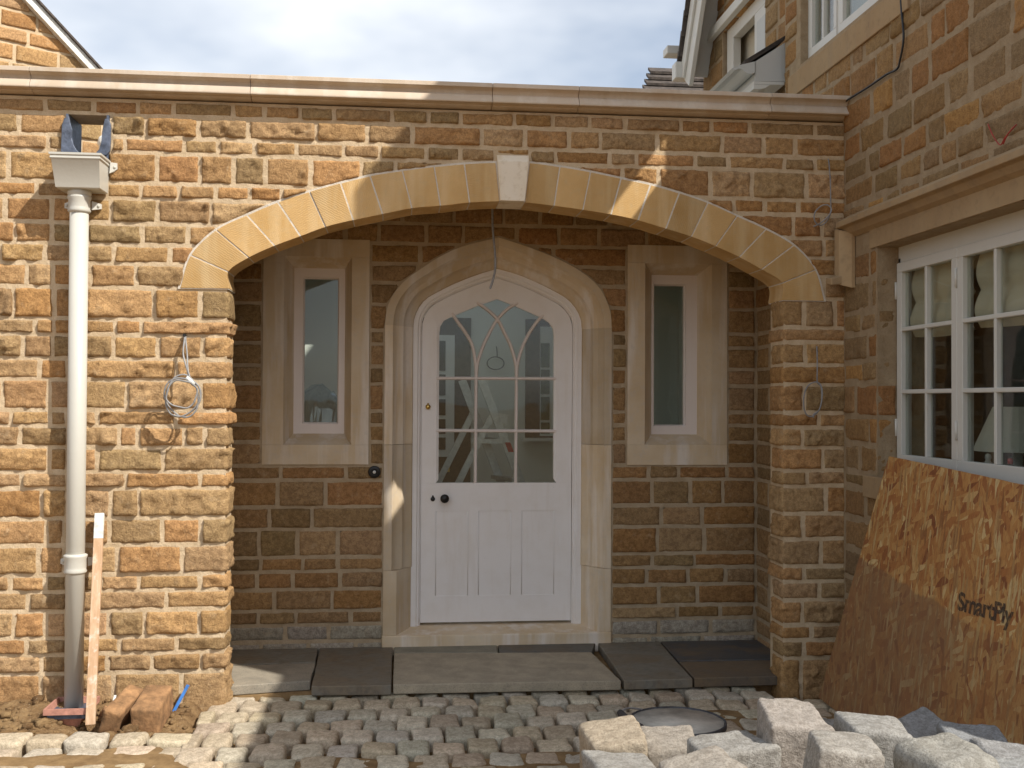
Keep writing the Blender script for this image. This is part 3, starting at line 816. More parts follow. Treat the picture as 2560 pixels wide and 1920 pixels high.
def door_ext(x):
    return interp(dext, x) if DXL < x < DXR else -9.0
BY = [430,480,525,569.6,620,670,717,770,832,867,921,964,1030,1063,1106,1163,1199,1264,1317,1385,1420,1463,1515,1549,1590,1640]
BZ = [zA(1560, y, YB) for y in BY]
ZBT = 2.84
cols = []
xs = sorted(set([BL-0.2, winL['x0']+.01, winL['x1']-.01, winR['x0']+.01, winR['x1']-.01, BR+0.1]+[p.x for p in dext]))
for a, b in zip(xs, xs[1:]):
    m = (a+b)/2
    if DXL < m < DXR: iv = [(interp(dext, a), interp(dext, b), ZBT, ZBT)]
    else:
        iv = [(-0.3, -0.3, ZBT, ZBT)]
        for wd in (winL, winR):
            if wd['x0'] < m < wd['x1']: iv = [(-0.3, -0.3, wd['z0']+.01, wd['z0']+.01), (wd['z1']-.01, wd['z1']-.01, ZBT, ZBT)]
    cols.append((a, b, iv))
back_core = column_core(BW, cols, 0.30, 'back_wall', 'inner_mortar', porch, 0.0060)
for ci in range(len(BZ)-1):
    z1, z0 = BZ[ci], BZ[ci+1]; zm = (z0+z1)/2
    cut = []
    for wd in (winL, winR):
        if wd['z0']-0.02 < zm < wd['z1']+0.02: cut.append((wd['x0']-0.002, wd['x1']+0.002))
    zsp = dOL[-1].z
    if zm < zsp: cut.append((DXL, DXR))
    e = [BL]; free = []
    for a, b in sorted(cut): free.append((e[-1], a)); e.append(b)
    free.append((e[-1], BR))
    for a, b in free:
        if b-a < 0.03: continue
        n_ = max(1, round((b-a)/U(0.24, 0.33))); ws = [U(0.65, 1.35) for _ in range(n_)]; t_ = sum(ws); x = a
        for q in ws:
            x2 = x+(b-a)*q/t_
            if in_frame(BW.P((x+x2)/2, zm, 0)):
                base_ = zm < 0.09
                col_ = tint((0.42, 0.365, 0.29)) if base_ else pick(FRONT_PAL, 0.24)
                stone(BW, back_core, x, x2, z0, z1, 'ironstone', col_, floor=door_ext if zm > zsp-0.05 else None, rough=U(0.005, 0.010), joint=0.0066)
            x = x2
# return wall at the porch's right end
SW = Wall((BR, YB, 0), (0, -1, 0), (-1, 0, 0))
side_core = MB().box((BR+0.006, TH, -0.3), (XS+0.05, YB+0.05, 2.83)).build('side_wall', 'inner_mortar', porch)
for ci in range(2, len(BZ)-1):
    stone(SW, side_core, 0.0, U(0.2, 0.33), BZ[ci+1], BZ[ci], 'ironstone', pick(FRONT_PAL, 0.2), rough=0.006)
MB().box((BL-0.15, TH-0.012, -0.3), (BL, YB+0.05, 2.83)).build('side_wall', 'inner_mortar', porch)

# stone doorway --------------------------------------------------------------------------------------------------
PROF = [(0, -.004), (.27, -.004), (.29, .004), (.36, .030), (.46, .050), (.58, .058), (.62, .064), (.64, .074), (.68, .092), (.76, .108), (.88, .120), (.93, .126), (.95, .14), (1.0, DD)]
PLIN = [(0, -.004), (.44, -.004), (.47, .004), (.72, .075), (1.0, DD)]
def lofted(name, oc_, ic_, prof_, flip, parent, mat='limestone'):
    rows = []
    for t_, d in prof_:
        rows.append([Vector((a.x+(b.x-a.x)*t_, YB+d, a.z+(b.z-a.z)*t_)) for a, b in zip(oc_, ic_)])
    rows.insert(0, [Vector((a.x, YB+0.05, a.z)) for a in oc_])
    mb = MB(); mb.grid(rows)
    nrow = len(rows); first = [r_[0] for r_ in rows]; last = [r_[-1] for r_ in rows]
    for en in (first, last):                     # end faces
        mb.poly(en+[Vector((en[-1].x, YB+0.2, en[-1].z)), Vector((en[0].x, YB+0.2, en[0].z))])
    o = mb.build(name, mat, parent, recalc=True)
    return smooth_by_angle(o, 28)
zj = [dOL[-1].z, zA(960, 1112, YB), zA(960, 1427, YB), zA(960, 1589, YB)]
for side, O_, I_, xo2, xi2 in ((0, dOL, dIL, xA(957, 1589, YB), xA(1031, 1550, YB+DD)), (1, dOR, dIR, xA(1526, 1589, YB), xA(1445.5, 1550, YB+DD))):
    lofted('doorway_stone', O_, I_, PROF, side, back_core)
    xo = lambda z: O_[-1].x+(xo2-O_[-1].x)*(zj[0]-z)/(zj[0]-zj[3])
    xi = lambda z: I_[-1].x+(xi2-I_[-1].x)*(zj[0]-z)/(zj[0]-zj[3])
    for k_ in range(3):
        za, zb = zj[k_]-0.0012, zj[k_+1]+0.0012
        oo = [Vector((xo(za), 0, za)), Vector((xo(zb), 0, zb))]; ii = [Vector((xi(za), 0, za)), Vector((xi(zb), 0, zb))]
        lofted('doorway_stone', oo, ii, PROF if k_ < 2 else PLIN, side, back_core)
zst = zj[3]
mb = MB()
xa, xb = xA(955, 1600, YB), xA(1527, 1600, YB)
mb.prism([Vector((xa, YB-0.016, -0.05)), Vector((xa, YB-0.016, zst-0.002)), Vector((xa, YB+0.14, zst+0.020)), Vector((xa, YB+0.30, zst+0.022)), Vector((xa, YB+0.30, -0.05))], (xb-xa, 0, 0))
mb.build('threshold', 'limestone', back_core, bevel=0.004)

# door frame and leaf --------------------------------------------------------------------------------------------
zfl = zst+0.018
pathc = [Vector((dIL[-1].x+(xA(1031, 1550, YB+DD)-dIL[-1].x), YB, zfl))]+list(reversed(dIL))+dIR[1:]+[Vector((xA(1445.5, 1550, YB+DD), YB, zfl))]
def ring_loft(path_, prof_):
    rows = []
    for off, d in prof_:
        rows.append([Vector((p.x, YB+d, max(p.z, zfl))) for p in offset_curve(path_, off)])
    return rows
FR = [(-0.012, 0.24), (-0.012, 0.145), (0.018, 0.145), (0.022, 0.150), (0.026, 0.154), (0.034, 0.156), (0.040, 0.166), (0.044, 0.168), (0.044, 0.24)]
mb = MB(); mb.grid(ring_loft(pathc, FR))
door_frame = smooth_by_angle(mb.build('door_frame', 'primer_white', porch), 30)
DF = 0.178                                       # leaf face
leaf = offset_curve(pathc, 0.046)
zlb = zA(1235, 1553.5, YB+DF)
gl_L = [(1244,738),(1187,758),(1130,782),(1105.6,793),(1097.4,803),(1092.6,818)]
gl_R = [(1244,738),(1301,761),(1359.5,787.5),(1377,798),(1387,809.5),(1391,824)]
YD = YB+DF
zgb = zA(1240, 1207, YD)
gL = catmull([A(x, y, YD) for x, y in gl_L[1:]], 4); gR = catmull([A(x, y, YD) for x, y in gl_R[1:]], 4)
gap = A(1244, 738, YD)
xg0, xg1 = xA(1090, 1207, YD), xA(1390, 1207, YD)
open_l = resample([gap]+gL+[Vector((xg0, YD, zgb))], 30); open_r = resample([gap]+gR+[Vector((xg1, YD, zgb))], 30)
half_n = len(leaf)//2
lx0, lx1 = leaf[0].x, leaf[-1].x
apex = max(leaf, key=lambda p: p.z); ia = leaf.index(apex)
ll = [p.copy() for p in reversed(leaf[1:ia+1])]; lr = [p.copy() for p in leaf[ia:-1]]
ll = [p for p in ll if p.z > zgb]+[Vector((lx0, YD, zgb))]; lr = [p for p in lr if p.z > zgb]+[Vector((lx1, YD, zgb))]
ll, lr = resample(ll, 30), resample(lr, 30)
mb = MB()
for o_, i_ in ((ll, open_l), (lr, open_r)):
    mb.grid([[Vector((p.x, YD+0.045, p.z)) for p in o_], [Vector((p.x, YD, p.z)) for p in o_], [Vector((p.x, YD, p.z)) for p in i_], [Vector((p.x+(q.x-p.x)*0.04, YD+0.010, p.z+(q.z-p.z)*0.04)) for p, q in zip(i_, [Vector((gap.x, 0, (gap.z+zgb)/2))]*len(i_))], [Vector((p.x+(q.x-p.x)*0.04, YD+0.045, p.z+(q.z-p.z)*0.04)) for p, q in zip(i_, [Vector((gap.x, 0, (gap.z+zgb)/2))]*len(i_))], [Vector((p.x, YD+0.045, p.z)) for p in o_]])
pz1, pz0 = zA(1240, 1277, YD), zA(1240, 1488, YD)
pxs = [xA(x, 1380, YD) for x in (1088, 1171, 1195, 1278, 1303, 1386)]
mb.box((lx0, YD, pz1), (lx1, YD+0.045, zgb-0.0005))
mb.box((lx0, YD, zlb), (lx1, YD+0.045, pz0))
mb.box((lx0, YD, pz0), (pxs[0], YD+0.045, pz1)); mb.box((pxs[5], YD, pz0), (lx1, YD+0.045, pz1))
mb.box((pxs[1], YD, pz0), (pxs[2], YD+0.045, pz1)); mb.box((pxs[3], YD, pz0), (pxs[4], YD+0.045, pz1))
door = smooth_by_angle(mb.build('door', 'primer_white', porch), 30)
tag(door, 'white primed door with pointed head, tracery glazing and three lower panels')
for a, b in ((0, 1), (2, 3), (4, 5)):
    mb = MB(); mb.box((pxs[a]-0.004, YD+0.0045, pz0-0.004), (pxs[b]+0.004, YD+0.03, pz1+0.004)); mb.build('panel', 'primer_white', door)
    for q, s_ in ((a, 1), (b, -1)):
        mb = MB(); x_ = pxs[q]+s_*0.004; mb.tube([(x_, YD+0.005, pz0+0.001), (x_, YD+0.005, pz1-0.001)], 0.003, 6); mb.build('bead', 'primer_white', door, smooth=True)
def bar(px, w_=0.0205, d0=-0.001, dep=0.030, mat='frame_pink', name='glazing_bar', n=5, parent=door, Y=YD):
    pts = [A(x, y, Y) for x, y in px]
    if len(pts) > 2: pts = catmull(pts, n)
    l_, r_ = offset_curve(pts, -w_/2), offset_curve(pts, w_/2)
    l2, r2 = offset_curve(pts, -w_/4), offset_curve(pts, w_/4)
    Yv = lambda P_, y: [Vector((p.x, y, p.z)) for p in P_]
    mb = MB(); mb.grid([Yv(l_, Y+dep), Yv(l_, Y+d0+0.012), Yv(l2, Y+d0), Yv(r2, Y+d0), Yv(r_, Y+d0+0.012), Yv(r_, Y+dep), Yv(l_, Y+dep)])
    return mb.build(name, mat, parent)
ML = [(1188.6, 1207), (1190.8, 945)]; MR_ = [(1289.6, 1207), (1292, 945)]
c_ll = [(1190.8,945),(1190,915),(1182,866),(1164,831),(1146,806),(1130,782)]
c_lr = [(1190.8,945),(1194,910),(1206.5,870),(1223,834),(1244,798),(1271.6,770.5),(1295,757.5)]
c_rl = [(1292,945),(1290,910),(1278,866),(1262,832),(1244,798),(1214.6,770.5),(1192,756)]
c_rr = [(1292,945),(1294,912),(1304,874.6),(1320,839),(1340,808),(1358.8,787)]
bar(ML); bar(MR_); bar([(1089.5, 945.5), (1391, 946.5)], d0=-0.0016); bar([(1089.5, 1076.5), (1391, 1078)], d0=-0.0016)
bar(c_ll, d0=-0.0005); bar(c_lr, d0=-0.0022); bar(c_rl, d0=-0.0028); bar(c_rr, d0=-0.0007)
def pane(pts, Y, parent, mat='glass', th=0.004, name='pane'):
    mb = MB(); mb.prism([Vector((p.x, Y, p.z)) for p in pts], (0, th, 0)); return mb.build(name, mat, parent)
D = lambda L_: [A(x, y, YD) for x, y in L_]
PY = YD+0.016
gx = [(1089, 1190, 1291, 1391)]
for r0, r1 in ((945.5, 1077), (1077, 1207)):
    for q in range(3): pane(D([(gx[0][q]+.3, r0+.3), (gx[0][q+1]-.3, r0+.3), (gx[0][q+1]-.3, r1-.3), (gx[0][q]+.3, r1-.3)]), PY, door)
pane(D([(1091, 945), *c_ll, (1105.6,793), (1097.4,803), (1092.6,818)]), PY, door)
pane(D([(1391, 945), *c_rr, (1377,798), (1387,809.5), (1391,824)]), PY, door)
pane(D(c_ll[1:]+[(1187, 758), (1192, 756)]+list(reversed(c_rl[4:6]))[0:0]+[(1214.6,770.5)]+list(reversed(c_lr[1:5]))), PY, door)
pane(D(c_rr[1:]+[(1301, 761), (1295, 757.5), (1271.6,770.5)]+list(reversed(c_rl[1:5]))), PY, door)
pane(D(c_lr[:5]+list(reversed(c_rl[:4]))), PY, door)
pane(D([(1244,798), (1214.6,770.5), (1192,756), (1244,738), (1295,757.5), (1271.6,770.5)]), PY, door)
# door furniture
p = A(1110.8, 1245, YD); mb = MB(); mb.lathe([(0.021, 0.0), (0.021, 0.004), (0.009, 0.006), (0.009, 0.028), (0.018, 0.032), (0.027, 0.044), (0.027, 0.054), (0.018, 0.064), (0.004, 0.067)], p, 'y'); mb.build('knob', 'iron_black', door, smooth=True)
p = A(1082, 1247.5, YD); mb = MB(); mb.lathe([(0.014, 0.0), (0.014, 0.005), (0.008, 0.008), (0.001, 0.009)], p, 'y', 16); mb.lathe([(0.006, 0.0), (0.006, 0.006), (0.001, 0.008)], p+Vector((0, 0, 0.017)), 'y', 12); mb.build('escutcheon', 'iron_black', door, smooth=True)
p = A(1070, 1017, YD); mb = MB(); mb.lathe([(0.013, 0.0), (0.013, 0.006), (0.016, 0.010), (0.014, 0.018), (0.004, 0.022)], p, 'y'); mb.lathe([(0.005, 0.0), (0.005, 0.005), (0.001, 0.006)], p+Vector((0, 0, 0.019)), 'y', 10); mb.build('lock_cover', 'brass', door, smooth=True)

# narrow windows in stone surrounds ------------------------------------------------------------------------------
def narrow_window(wd, m, i, g, lab):
    """wd outer rect; m = px of the splay's outer edge, i = frame's outer edge, g = glass: (x0, x1, ytop, ybot)"""
    d1 = 0.115
    f0 = YB-0.004
    X0, X1, Z0, Z1 = wd['x0'], wd['x1'], wd['z0'], wd['z1']
    mx0, mx1, mz1, mz0 = xA(m[0], 900, YB), xA(m[1], 900, YB), zA((m[0]+m[1])/2, m[2], YB), zA((m[0]+m[1])/2, m[3], YB)
    Yi = YB+d1
    ix0, ix1, iz1, iz0 = xA(i[0], 900, Yi), xA(i[1], 900, Yi), zA((i[0]+i[1])/2, i[2], Yi), zA((i[0]+i[1])/2, i[3], Yi)
    e = 0.0010
    def piece(fpts, spts):
        mb = MB(); mb.poly([Vector((x, f0, z)) for x, z in fpts]); mb.poly([Vector(p_) for p_ in spts])
        n_ = len(fpts)
        for q in range(n_):                      # edges back into the wall
            a, b = fpts[q], fpts[(q+1) % n_]
            mid_ = ((a[0]+b[0])/2, (a[1]+b[1])/2)
            mb.quad((a[0], f0, a[1]), (b[0], f0, b[1]), (b[0], YB+0.1, b[1]), (a[0], YB+0.1, a[1])) if not (mx0-1e-4 <= mid_[0] <= mx1+1e-4 and mz0-1e-4 <= mid_[1] <= mz1+1e-4) else None
        mb.build('window_stone', 'limestone', back_core, recalc=True, merge=1e-5)
    piece([(X0, mz1+e), (mx0, mz1+e), (mx1, mz1+e), (X1, mz1+e), (X1, Z1), (X0, Z1)], [(mx0, f0, mz1+e), (mx1, f0, mz1+e), (ix1, Yi, iz1), (ix0, Yi, iz1)])
    piece([(X0, Z0), (X1, Z0), (X1, mz0-e), (mx1, mz0-e), (mx0, mz0-e), (X0, mz0-e)], [(mx0, f0, mz0-e), (ix0, Yi, iz0), (ix1, Yi, iz0), (mx1, f0, mz0-e)])
    piece([(X0, mz0), (mx0, mz0), (mx0, mz1), (X0, mz1)], [(mx0, f0, mz0), (mx0, f0, mz1), (ix0, Yi, iz1), (ix0, Yi, iz0)])
    piece([(mx1, mz0), (X1, mz0), (X1, mz1), (mx1, mz1)], [(mx1, f0, mz0), (ix1, Yi, iz0), (ix1, Yi, iz1), (mx1, f0, mz1)])
    # timber frame
    gx0, gx1, gz1, gz0 = xA(g[0], 900, Yi), xA(g[1], 900, Yi), zA((g[0]+g[1])/2, g[2], Yi), zA((g[0]+g[1])/2, g[3], Yi)
    mb = MB(); q0 = [(ix0-.005, iz0-.005), (ix1+.005, iz0-.005), (ix1+.005, iz1+.005), (ix0-.005, iz1+.005)]
    t_ = 0.008
    q1 = [(gx0-t_, gz0-t_), (gx1+t_, gz0-t_), (gx1+t_, gz1+t_), (gx0-t_, gz1+t_)]; q2 = [(gx0, gz0), (gx1, gz0), (gx1, gz1), (gx0, gz1)]
    L3 = [[Vector((x, y, z)) for x, z in q_+[q_[0]]] for q_, y in ((q0, Yi+0.06), (q0, Yi-0.004), (q1, Yi-0.004), (q1, Yi+0.006), (q2, Yi+0.020), (q2, Yi+0.06))]
    mb.grid(L3)
    wo = mb.build('window', 'frame_pink', porch)
    tag(wo, lab)
    pane([Vector((gx0, 0, gz0)), Vector((gx1, 0, gz0)), Vector((gx1, 0, gz1)), Vector((gx0, 0, gz1))], Yi+0.030, wo)
narrow_window(winL, (709, 878.5, 642, 1112), (735.5, 861, 672, 1083), (760, 843.5, 697, 1056), 'narrow fixed window left of the door in a splayed stone surround')
narrow_window(winR, (1612, 1778.5, 659, 1112), (1629, 1741, 689, 1085), (1637, 1711, 714, 1062), 'narrow fixed window right of the door in a splayed stone surround')

# room behind the door -------------------------------------------------------------------------------------------
RY0, RY1, RX0, RX1, RZ0, RZ1 = YB+0.30, 3.35, -1.5, 2.36, zst+0.005, 2.52
mb = MB()
mb.quad((RX0, RY1, RZ0), (RX1, RY1, RZ0), (RX1, RY1, RZ1), (RX0, RY1, RZ1))
mb.quad((RX0, RY0, RZ0), (RX0, RY1, RZ0), (RX0, RY1, RZ1), (RX0, RY0, RZ1))
mb.quad((RX1, RY1, RZ0), (RX1, RY0, RZ0), (RX1, RY0, RZ1), (RX1, RY1, RZ1))
mb.build('room_wall', 'room_wall', porch, recalc=False)
MB().box((RX0, YB+0.295, RZ0-0.06), (RX1, RY1, RZ0)).build('room_floor', 'screed', porch)
# ceiling with an unseen opening added to let daylight into the hall
LX0, LX1, LY0, LY1 = -0.30, 0.95, 1.75, 2.95
mb = MB()
for x0, x1, y0, y1 in ((RX0-0.3, LX0, RY0-0.04, RY1+.1), (LX1, RX1, RY0-0.04, RY1+.1), (LX0, LX1, RY0-0.04, LY0), (LX0, LX1, LY1, RY1+.1)):
    mb.box((x0, y0, RZ1), (x1, y1, RZ1+0.11))
mb.build('roof', 'room_wall', porch)
mb = MB()
for x0, x1, y0, y1 in ((LX0-.06, LX0, LY0-.06, LY1+.06), (LX1, LX1+.06, LY0-.06, LY1+.06), (LX0, LX1, LY0-.06, LY0), (LX0, LX1, LY1, LY1+.06)):
    mb.box((x0, y0, RZ1+0.111), (x1, y1, RZ1+0.22))
mb.build('added_opening_kerb', 'room_trim', porch)
# joinery on the far wall
YF = RY1-0.03
def far_box(name, px0, px1, py0, py1, y0, y1, mat, parent=porch):
    a, b = A(px0, py1, y0), A(px1, py0, y0)
    mb = MB(); mb.box((a.x, y0, a.z), (b.x, y1, b.z)); return mb.build(name, mat, parent)
hd = far_box('hall_door', 1030, 1178, 795, 1500, YF+0.005, YF+0.028, 'brown_panel')
hc = far_box('casement', 1040, 1137, 838, 1142, YF-0.012, YF+0.004, 'room_trim', hd)
ys_ = [846, 930, 992, 1042, 1088, 1128]
for a, b in zip(ys_, ys_[1:]):
    far_box('pane', 1044, 1114, a+6, b-4, YF-0.018, YF-0.0125, 'dark_room', hd)
far_box('door_knob_plate', 1112, 1124, 1168, 1180, YF-0.03, YF+0.004, 'brass', hd)
hw = far_box('hall_window', 1313, 1480, 800, 1096, YF+0.004, YF+0.028, 'brown_panel')
far_box('casement', 1350, 1470, 818, 1090, YF-0.012, YF+0.003, 'room_trim', hw)
for a, b in ((858, 918), (924, 945), (952, 985), (992, 1050), (1056, 1084)):
    far_box('pane', 1352, 1374, a, b, YF-0.018, YF-0.0125, 'hedge_leaf', hw)
    far_box('pane', 1392, 1450, a, b, YF-0.018, YF-0.0125, 'hedge_leaf', hw)
far_box('sill', 1306, 1490, 1096, 1103, YF-0.09, YF+0.003, 'room_trim', hw)

# ------------------------------------------------------------------ flagstones inside the arch
fl_base = MB().box((BL, 0.13, -0.16), (BR, YB+0.02, -0.052)).build('porch_floor', 'sand')
tag(fl_base, kind='structure')
def flag(px, mat, col, th=0.05, z=0.0):
    pts = [G(x, y, z) for x, y in px]
    cen = sum(pts, Vector())/len(pts); ring = []
    for a, b in zip(pts, pts[1:]+pts[:1]):
        n_ = max(2, int((b-a).length/0.05))
        for q in range(n_):
            p_ = a.lerp(b, q/n_); p_ = p_+(cen-p_).normalized()*(0.004+0.004*noise.noise(p_*17)); ring.append(p_)
    mb = MB(); mb.prism([Vector((p_.x, p_.y, z)) for p_ in ring], (0, 0, -th))
    mb.build('flagstone', mat, fl_base, bevel=0.004, color=col)
yb_ = 1611; e1 = 1698
SL, YK = (0.20, 0.185, 0.15), (0.44, 0.37, 0.265)
flag([(520, 1700-14), (528, 1665), (790, 1657), (777, 1702), (565, 1716)][1:4]+[(565, 1716)], 'flagstone_york', (0.34, 0.295, 0.225))
flag([(560, 1608), (800, 1606), (789, 1655.5), (530, 1663.5)], 'flagstone_slate', SL)
flag([(801, 1606), (983, 1604), (979, 1714), (778, 1716)], 'flagstone_slate', (0.175, 0.155, 0.12))
flag([(984, 1632.5), (1480, 1630), (1555, 1702), (981, 1712)], 'flagstone_york', YK)
flag([(984, 1606), (1242, 1606), (1246, 1631), (984, 1632)], 'flagstone_york', (0.30, 0.275, 0.21))
flag([(1243, 1606), (1490, 1606), (1482, 1629), (1247, 1630.5)], 'flagstone_slate', (0.12, 0.115, 0.10))
flag([(1492, 1604), (1648, 1602), (1733, 1697), (1560, 1702)], 'flagstone_slate', SL)
flag([(1650, 1602), (1940, 1598), (1936, 1648), (1695, 1652)], 'flagstone_slate', (0.07, 0.075, 0.08))
flag([(1697, 1653.5), (1937, 1649.5), (1958, 1690), (1735, 1696)], 'flagstone_slate', (0.13, 0.10, 0.07))

# ------------------------------------------------------------------ setts of the path
var = []
for q in range(12):
    mb = rounded((0.070, 0.062, 0.055), U(0.013, 0.021), 6, 0.0065, 24, skew=0.07)
    me_o = mb.build('sett', 'granite', None, smooth=True, origin=(0, 0, 0), recalc=False)
    var.append(me_o.data); bpy.data.objects.remove(me_o)
SETT_PAL = [(0.44, 0.40, 0.325), (0.43, 0.37, 0.285), (0.41, 0.38, 0.32), (0.46, 0.395, 0.30), (0.40, 0.335, 0.255), (0.49, 0.445, 0.365)]
def put_sett(x, y, sx, sy, z, yaw=0.0):
    o = bpy.data.objects.new('sett', rnd.choice(var)); COL.objects.link(o); o.parent = path
    o.scale = (sx, sy, 1.0); o.rotation_euler = (U(-0.03, 0.03), U(-0.03, 0.03), yaw+U(-0.05, 0.05)+rnd.choice((0, math.pi)))
    o.location = Vector((x, y, z-0.056))-wloc(path); o.color = tint(tuple(v*q_ for v, q_ in zip(rnd.choice(SETT_PAL), (1.26, 1.23, 1.16))), 0.11)+(1,)
rowpx = [1711, 1735, 1758, 1783, 1809, 1840, 1872, 1908, 1948, 1995]
rowY = [G(1280, y, ZC).y for y in rowpx]
for ri in range(len(rowY)-1):
    yb1, yb0 = rowY[ri], rowY[ri+1]; dep = yb1-yb0
    sy = (dep-0.004)/0.124
    x = -0.93+(0.0 if ri % 2 else 0.075)+U(-0.008, 0.008) if ri < 6 else -3.0+(0.0 if ri % 2 else 0.08)
    if ri < 6 and ri % 2 == 0: put_sett(-0.905, (yb1+yb0)/2, 0.5, sy, ZC)
    while x < 2.30:
        wd = U(0.134, 0.152)
        if ri == 0 and x+wd/2 > 2.0 and U(0, 1) < 0: break
        cy = (yb1+yb0)/2
        blocked = (cy > -0.02 and (x < XJL+0.01 and False))
        if cy > -0.03 and x+wd > XJR+0.02: break
        if in_frame(Vector((x, cy, ZC)), 260):
            filled = cy < fill_y(x)
            put_sett(x+wd/2, cy+U(-0.006, 0.006), wd/0.14*0.97, sy*U(0.86, 0.93), ZC+U(-0.009, 0.006)-(0.006 if filled else 0))
        x += wd+U(0.008, 0.018)
# edging setts along the soil
x = -2.9
while x < -1.02:
    wd = U(0.15, 0.19)
    yy = -0.50-0.075*(x+0.9)*0.5
    put_sett(x+wd/2, yy-0.035, wd/0.14*0.98, U(1.05, 1.2), ZC+0.012+U(-0.006, 0.008), -0.04)
    x += wd+0.012
x = -2.9
while x < -1.02:
    wd = U(0.14, 0.18)
    put_sett(x+wd/2, -0.665-0.04*(x+0.9), wd/0.14*0.95, 0.95, ZC-0.008+U(-0.004, 0.004), -0.03)
    x += wd+0.03

# ------------------------------------------------------------------ house on the right
house = empty('side_house', (XS, 0.0, 0.0), 'two-storey old ironstone house on the right with white casement windows and hood mould', 'house')
HW = Wall((XS, 0, 0), (0, -1, 0), (-1, 0, 0))                  # u runs towards the camera
WU0, WU1 = 0.402, 1.95
WZ0, WZ1 = 1.10, SX(2185, 620, XS).z
RD = 0.10
UW0, UW1 = -0.63, 0.60                                          # upper window
UZ0, UZ1 = SX(2035, 151, XS+0.05).z, 4.75
CORN = -0.885
SUN_GAP = (0.86, 1.43, 3.97, 4.50)  # unseen opening added high in the wall so a sun patch reaches the arch
cols = [(CORN, UW0, [(2.6, 2.6, 6.0, 6.0)]), (UW0, -0.30, [(2.6, 2.6, UZ0, UZ0), (UZ1, UZ1, 6.0, 6.0)]), (-0.30, WU0, [(-0.3, -0.3, UZ0, UZ0), (UZ1, UZ1, 6.0, 6.0)]), (WU0, UW1, [(-0.3, -0.3, WZ0, WZ0), (WZ1, WZ1, UZ0, UZ0), (UZ1, UZ1, 6.0, 6.0)]),
        (UW1, SUN_GAP[0], [(-0.3, -0.3, WZ0, WZ0), (WZ1, WZ1, 6.0, 6.0)]), (SUN_GAP[0], SUN_GAP[1], [(-0.3, -0.3, WZ0, WZ0), (WZ1, WZ1, SUN_GAP[2], SUN_GAP[2]), (SUN_GAP[3], SUN_GAP[3], 6.0, 6.0)]),
        (SUN_GAP[1], WU1, [(-0.3, -0.3, WZ0, WZ0), (WZ1, WZ1, 6.0, 6.0)]), (WU1, 2.30, [(-0.3, -0.3, 6.0, 6.0)]), (2.30, 3.12, [(-0.3, -0.3, 3.97, 3.97)]), (3.12, 3.95, [(3.3, 3.3, 3.97, 3.97)])]  # last strip: unseen overhang added to shade the path but not the heap
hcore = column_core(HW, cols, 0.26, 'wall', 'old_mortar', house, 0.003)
class BentHouse(Wall):
    """house wall that turns into the lower window's reveal at u = WU0 (rays beyond it run into the opening)"""
    def P(s, u, z, d):
        rho = 0.02; q = u-WU0; arc = rho*math.pi/2
        if q < -rho: return Vector((XS+d, -u, z))
        if q < -rho+arc:
            a = (q+rho)/rho; rr = rho-d
            return Vector((XS+rho-math.cos(a)*rr, -(WU0-rho+math.sin(a)*rr), z))
        return Vector((XS+q+2*rho-arc, -(WU0-d), z))
BH = BentHouse((XS, 0, 0), (0, -1, 0), (-1, 0, 0))
lint_top = WZ1+0.135
z = -0.12
while z < 4.0:
    h = U(0.105, 0.175)
    if z < WZ0 < z+h+0.06 and z+h != WZ0: h = WZ0-z
    if z < WZ1 < z+h+0.05: h = WZ1-z
    zm = z+h/2
    spans = []
    if zm < 3.06: u_min = 0.0
    else: u_min = CORN
    if WZ0 < zm < WZ1: regs = [(u_min, WU0+0.10)]
    elif WZ1 < zm < 2.37: regs = [(0.0, 0.12)]
    elif zm > UZ0-0.17: regs = [(CORN, UW0-0.05), (UW1, 2.2)] if zm > UZ0 else [(CORN, -0.80), (0.75, 2.2)]
    else: regs = [(u_min, 2.2)]
    for a, b in regs:
        x = a
        while x < b-0.04:
            wd = U(0.14, 0.36); x2 = min(b, x+wd)
            if b-x2 < 0.09: x2 = b
            Wl = BH if WZ0 < zm < WZ1 else HW
            if in_frame(HW.P((x+x2)/2, zm, 0), 300):
                hj = U(0, 0.02)
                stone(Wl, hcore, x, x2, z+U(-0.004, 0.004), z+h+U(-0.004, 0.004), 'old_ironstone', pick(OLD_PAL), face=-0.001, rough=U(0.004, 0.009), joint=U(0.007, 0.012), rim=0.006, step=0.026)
            x = x2
    z += h
# lintel, hood mould and sill
mb = MB()
zl0, zl1 = WZ1, WZ1+0.135
ul0 = -SX(2176, 640, XS).y
mb.prism([Vector((XS-0.006, -ul0, zl0)), Vector((XS-0.006, -ul0, zl1)), Vector((XS+0.14, -ul0, zl1)), Vector((XS+0.14, -ul0, zl0+0.045)), Vector((XS+0.09, -ul0, zl0+0.045))], (0, -(WU1+0.35-ul0), 0))
mb.build('lintel', 'old_limestone', hcore, bevel=0.002)
hz = SX(2105, 552, XS).z
hood = [(0.0, hz+0.012), (-0.074, hz-0.028), (-0.076, hz-0.058), (-0.050, hz-0.066), (-0.030, hz-0.092), (-0.006, hz-0.108), (0.0, hz-0.112)]
u0_ = 0.075
mb = MB(); mb.prism([Vector((XS+x, -u0_, z)) for x, z in hood], (0, -2.2, 0)); mb.build('hood_mould', 'old_limestone', hcore, bevel=0.002)
zd = SX(2105, 700, XS).z
mb = MB(); mb.prism([Vector((XS+0.0, -0.045, hz-0.03)), Vector((XS-0.070, -0.045, hz-0.06)), Vector((XS-0.070, -0.105, hz-0.07)), Vector((XS-0.02, -0.15, hz-0.09)), Vector((XS+0.0, -0.15, hz-0.09))], (0, 0, zd-hz+0.03)); mb.build('hood_mould', 'old_limestone', hcore, bevel=0.002)
